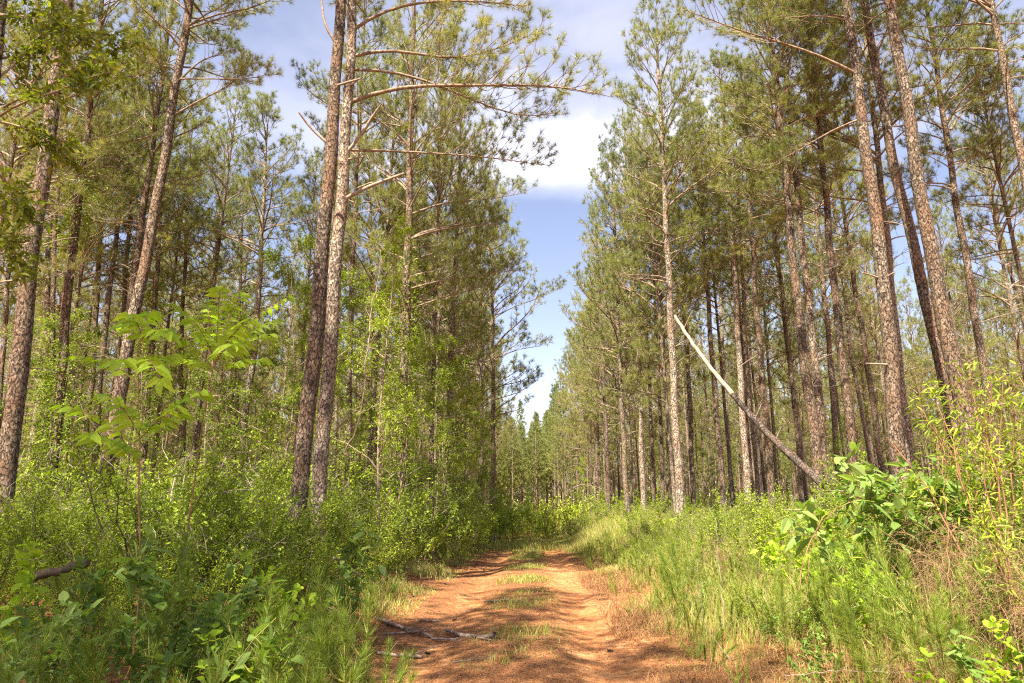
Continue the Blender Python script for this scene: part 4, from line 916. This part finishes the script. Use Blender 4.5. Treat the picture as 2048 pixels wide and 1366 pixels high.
# ------------------------------------------------------------------ dead wood, sticks, mound, bare canes
def stick(name, pts3, r0, r1, label, mat, cat='stick', side=0, jit=.25, grp=None):
    pts3 = np.array(pts3, float); path = smoothpath(pts3, 12); path = path + (u01(12, 3) - .5) * r0 * .8; o = path[0].copy(); mb = MB(); mb.tube(path - o, np.linspace(r0, r1, 12), 8, 0, jit, True)
    for k in range(side):
        i = 3 + int(rng.random() * 7); d = nrm(path[-1] - path[0]) + (u01(3) - .5) * 1.4; d[2] = abs(d[2]) * .4; l = .15 + .2 * rng.random(); mb.tube([path[i] - o, path[i] - o + d * l], [r1 * .6, r1 * .25], 5, 0)
    return tag(link(name, mb.mesh(name, [mat]), None, o), label, cat, grp)
def gs(px, py, up): p = G(px, py); p[2] += up; return p
stick('fallen_branch', [gs(758, 1243, .05), gs(800, 1262, .04), gs(868, 1278, .03)], .035, .018, 'thick fallen branch lying at the left edge of the track, upper of the pair', M_STICK, 'branch', 3)
stick('fallen_branch', [gs(892, 1267, .05), gs(925, 1277, .03), gs(988, 1278, .03)], .022, .035, 'reddish fallen branch lying in the left rut', M_STICK, 'branch', 2)
stick('fallen_branch', [gs(756, 1310, .03), gs(800, 1316, .03), gs(842, 1318, .02)], .022, .018, 'straight short branch nearest the bottom of the photo', M_STICK, 'branch', 1)
stick('fallen_branch', [gs(968, 1206, .03), gs(1000, 1204, .03), gs(1040, 1203, .02)], .014, .014, 'pale thin stick lying across the middle of the track', M_STICK, 'branch', 1)
stick('fallen_branch', [gs(862, 1282, .03), gs(920, 1283, .03)], .016, .01, 'dark twiggy branch just under the reddish one', M_STICK, 'branch', 5)
stick('fallen_branch', [gs(765, 1272, .03), gs(840, 1268, .03)], .014, .007, 'thin twiggy branch under the thick fallen branch', M_STICK, 'branch', 6)
stick('fallen_branch', [gs(905, 1328, .02), gs(990, 1318, .02)], .008, .004, 'thinnest twig, lying in the shadow at the bottom', M_STICK, 'branch', 2)
stick('fallen_branch', [gs(838, 1245, .03), gs(880, 1246, .03)], .016, .012, 'short dark chunk of branch above the thick one', M_STICK, 'branch', 1)
stick('fallen_log', [P(60, 1158, 5.6), P(120, 1140, 5.7), P(175, 1125, 5.8)], .035, .03, 'dark fallen log lying among the weeds at the left', M_TWIG, 'log', 2)
stick('fallen_pole', [P(668, 1115, 11), gs(745, 1172, .05), gs(770, 1190, .05)], .022, .014, 'thin grey pole leaning out of the left shrubs to the ground', M_DEAD, 'branch', 2)
for px, py in ((905, 1243), (893, 1170), (830, 1195), (1215, 1305), (985, 1270), (775, 1255), (860, 1310)):
    p = gs(px, py, .02); mb = MB()
    for k in range(7):
        z = k / 6 * .07; mb.needles([(0, 0, z)], [(0, 0, 1)], 9, .035 * (1 - .5 * k / 6), .012, 50, 85, 0, 0, 0)
    mb.tube([(0, 0, 0), (0, 0, .07)], [.012, .006], 6, 0)
    tag(link('pine_cone', mb.mesh('pine_cone', [M_LOGBARK]), None, p, (R(80), 0, rng.random() * 6)), 'small dark open pine cone lying on the needle litter', 'pine cone', 'pine cones on the ground')

def mound():
    p = G(628, 1238); n = 40; mb = MB(); a = np.arange(n) / n * 6.283; rings = []; q = np.linspace(0, 1, 16)
    X = []; 
    for k, t in enumerate(q):
        rr = .30 * (1 - t) ** .6; h = .26 * S(t * 1.15) - .03; wob = 1 + .16 * np.sin(a * 3 + 1) + .08 * np.sin(a * 7)
        X.append(np.stack([np.cos(a) * rr * wob * 1.25, np.sin(a) * rr * wob, h + .012 * np.sin(a * 9 + k)], 1))
    V = np.concatenate(X); i = np.arange(15)[:, None] * n; j = np.arange(n)[None]; F = np.stack([i + j, i + (j + 1) % n, i + n + (j + 1) % n, i + n + j], -1).reshape(-1, 4)
    mb.add(V, F, 0, True); tag(link('clay_mound', mb.mesh('clay_mound', [M_CLAY]), None, p), 'rounded orange clay mound at the foot of the twin trunks', 'mound')
M_CLAY = plain('orange_clay', [(.3, (.30, .13, .05)), (.5, (.52, .27, .12)), (.7, (.62, .38, .2))], 14, .95, .9)
mound()

def lean_log():
    a = [(1350, 632), (1380, 680), (1430, 748), (1480, 806), (1530, 862), (1575, 905), (1612, 938)]; D = np.linspace(24.2, 18.6, len(a)); pts = smoothpath([P(x, y, d) for (x, y), d in zip(a, D)], 40)
    pts[1:-1] += (u01(38, 3) - .5) * .03; o = np.array((pts[-1][0], pts[-1][1], float(gz(pts[-1][0], pts[-1][1])))); rad = np.linspace(.055, .10, 40)
    ext = pts[-1] + (pts[-1] - pts[-4]) * 1.5
    root = tag(link('leaning_log', None, None, o), 'dead pine trunk leaning across the right stand, upper half stripped bare', 'log')
    mb = MB(); mb.tube(pts[:22] - o, rad[:22], 12, 0, .12, True); link('bare_wood', mb.mesh('bare_wood', [M_WOOD]), root)
    mb = MB(); q = np.vstack([pts[20:], ext]); mb.tube(q - o, np.append(rad[20:] * 1.06, .11), 12, 0, .16, True); link('bark', mb.mesh('log_bark', [M_LOGBARK]), root)
    mb = MB()
    for i, l in ((4, .7), (9, .5), (26, .5), (31, .4)):
        d = np.array((.35, -.2, .75)); mb.tube([pts[i] - o, pts[i] - o + d * l * .6, pts[i] - o + d * l + (0.05, 0, .1)], [.018, .012, .006], 5, 0)
    link('branch_stub', mb.mesh('branch_stub', [M_DEAD]), root)
lean_log()
def cane(lab, pts, r=.006, mat=M_DEAD, cat='cane'):
    st = np.array([P(x, y, d) for x, y, d in pts]); path = smoothpath(st, 26); L0 = np.linalg.norm(path[-1] - path[0]); path[1:] += (u01(25, 3) - .5) * L0 * .018; o = path[0].copy(); mb = MB(); r *= .6
    mb.tube(path - o, np.linspace(r, r * .35, 26), 5, 0, .3)
    for k in range(9):
        i = 6 + int(rng.random() * 19); d = nrm(path[i] - path[i - 1] + (u01(3) - .5) * .08 * L0 + (0, 0, .03 * L0)); l = L0 * (.05 + .13 * rng.random()); a = path[i] - o; b = a + d * l * .5
        mb.segs([a, b], [b, b + nrm(d + (u01(3) - .5) * .8) * l * .5], r * .4, r * .2, 0)
    tag(link('bare_cane', mb.mesh('bare_cane', [mat]), None, o), lab, cat)
cane('white crooked cane bending down in the grass right of the track', [(1458, 1318, 6.3), (1408, 1250, 6.6), (1396, 1150, 6.8), (1393, 1118, 6.9)], .005)
cane('tall thin pale cane rising in the grass below the log', [(1448, 1255, 7.2), (1440, 1150, 7.4), (1430, 1040, 7.6), (1405, 985, 7.8)], .005)
cane('tan arching cane bowing right over the seedlings', [(1598, 1180, 6.6), (1610, 1110, 6.6), (1640, 1040, 6.7), (1690, 1005, 6.8), (1760, 988, 6.9), (1815, 1000, 7.0)], .009, M_STEMR)
cane('second tan cane beside the arching one', [(1612, 1190, 6.8), (1618, 1120, 6.8), (1635, 1060, 6.9), (1665, 1020, 7.0)], .006, M_STEMR)
cane('reddish upright cane at the right among the dry grass', [(1905, 1250, 5.2), (1895, 1080, 5.3), (1885, 940, 5.4), (1890, 830, 5.5)], .007, M_STEMR)
cane('long pale cane lying low over the grass at the bottom right', [(1570, 1350, 5.6), (1700, 1340, 5.2), (1830, 1345, 5.0)], .005)
cane('fallen curved branch caught in the far shrubs right of the bend', [(1130, 985, 33), (1160, 968, 33), (1195, 973, 33), (1220, 995, 33)], .03)
cane('thin reddish cane standing beside the slender pine of the left verge', [(866, 1040, 23), (878, 950, 23), (888, 850, 23), (884, 780, 23)], .02, M_STEMR)
cane('green bent pole crossing in front of the small leaved tree right of the twins', [(688, 905, 15.5), (720, 845, 15.5), (735, 690, 15.7), (752, 560, 16), (770, 470, 16)], .035, M_LIMB, 'sapling')

# ------------------------------------------------------------------ broadleaved tree at the left border, its boughs hang into the picture
def border_tree():
    D = 5.6; b = P(-190, 1000, D); g = float(gz(b[0], D)); o = np.array((b[0], D, g)); root = tag(link('broadleaf_tree', None, None, o), 'broadleaved tree at the left border whose leafy boughs hang into the upper left corner', 'tree')
    tr = np.array([o - (0, 0, .2), o + (.05, 0, 1.5), P(-90, 600, D), P(-30, 300, D), P(-8, 100, D), P(15, -150, D), P(60, -500, D)]); p = smoothpath(tr, 30)
    mb = MB(); mb.tube(p - o, np.linspace(.085, .04, 30), 12, 0, .08); link('trunk', mb.mesh('broadleaf_trunk', [M_BARK]), root)
    sm, fm = MB(), MB()
    bs = [([(-40, 240), (60, 185), (150, 150), (200, 115), (262, 85)], -.5), ([(-40, 260), (40, 200), (110, 190), (180, 150), (250, 140)], -1.0), ([(-20, 120), (60, 110), (130, 95), (190, 70)], .5), ([(-30, 180), (40, 120), (90, 60), (120, 10)], .3),
          ([(-60, 420), (-10, 380), (30, 395), (60, 440)], -.6), ([(-60, 520), (-10, 470), (30, 500), (45, 560)], -.3), ([(-30, 240), (40, 250), (110, 290), (150, 330)], .4), ([(-20, 0), (60, -60), (140, -80)], .3), ([(-20, 30), (50, 30), (120, 55), (170, 50)], -.8)]
    for pts, dy in bs:
        n = len(pts); w_ = smoothpath([P(x, y, D + dy * j / (n - 1)) for j, (x, y) in enumerate(pts)], 10) - o; leafy(sm, fm, w_, .014, 44, .30, 11, .07, .032, 1, .2, .1, .6)
    link('bough', sm.mesh('broadleaf_boughs', [M_LIMB]), root); link('foliage', fm.mesh('broadleaf_foliage', [M_OLIVE]), root)
border_tree()
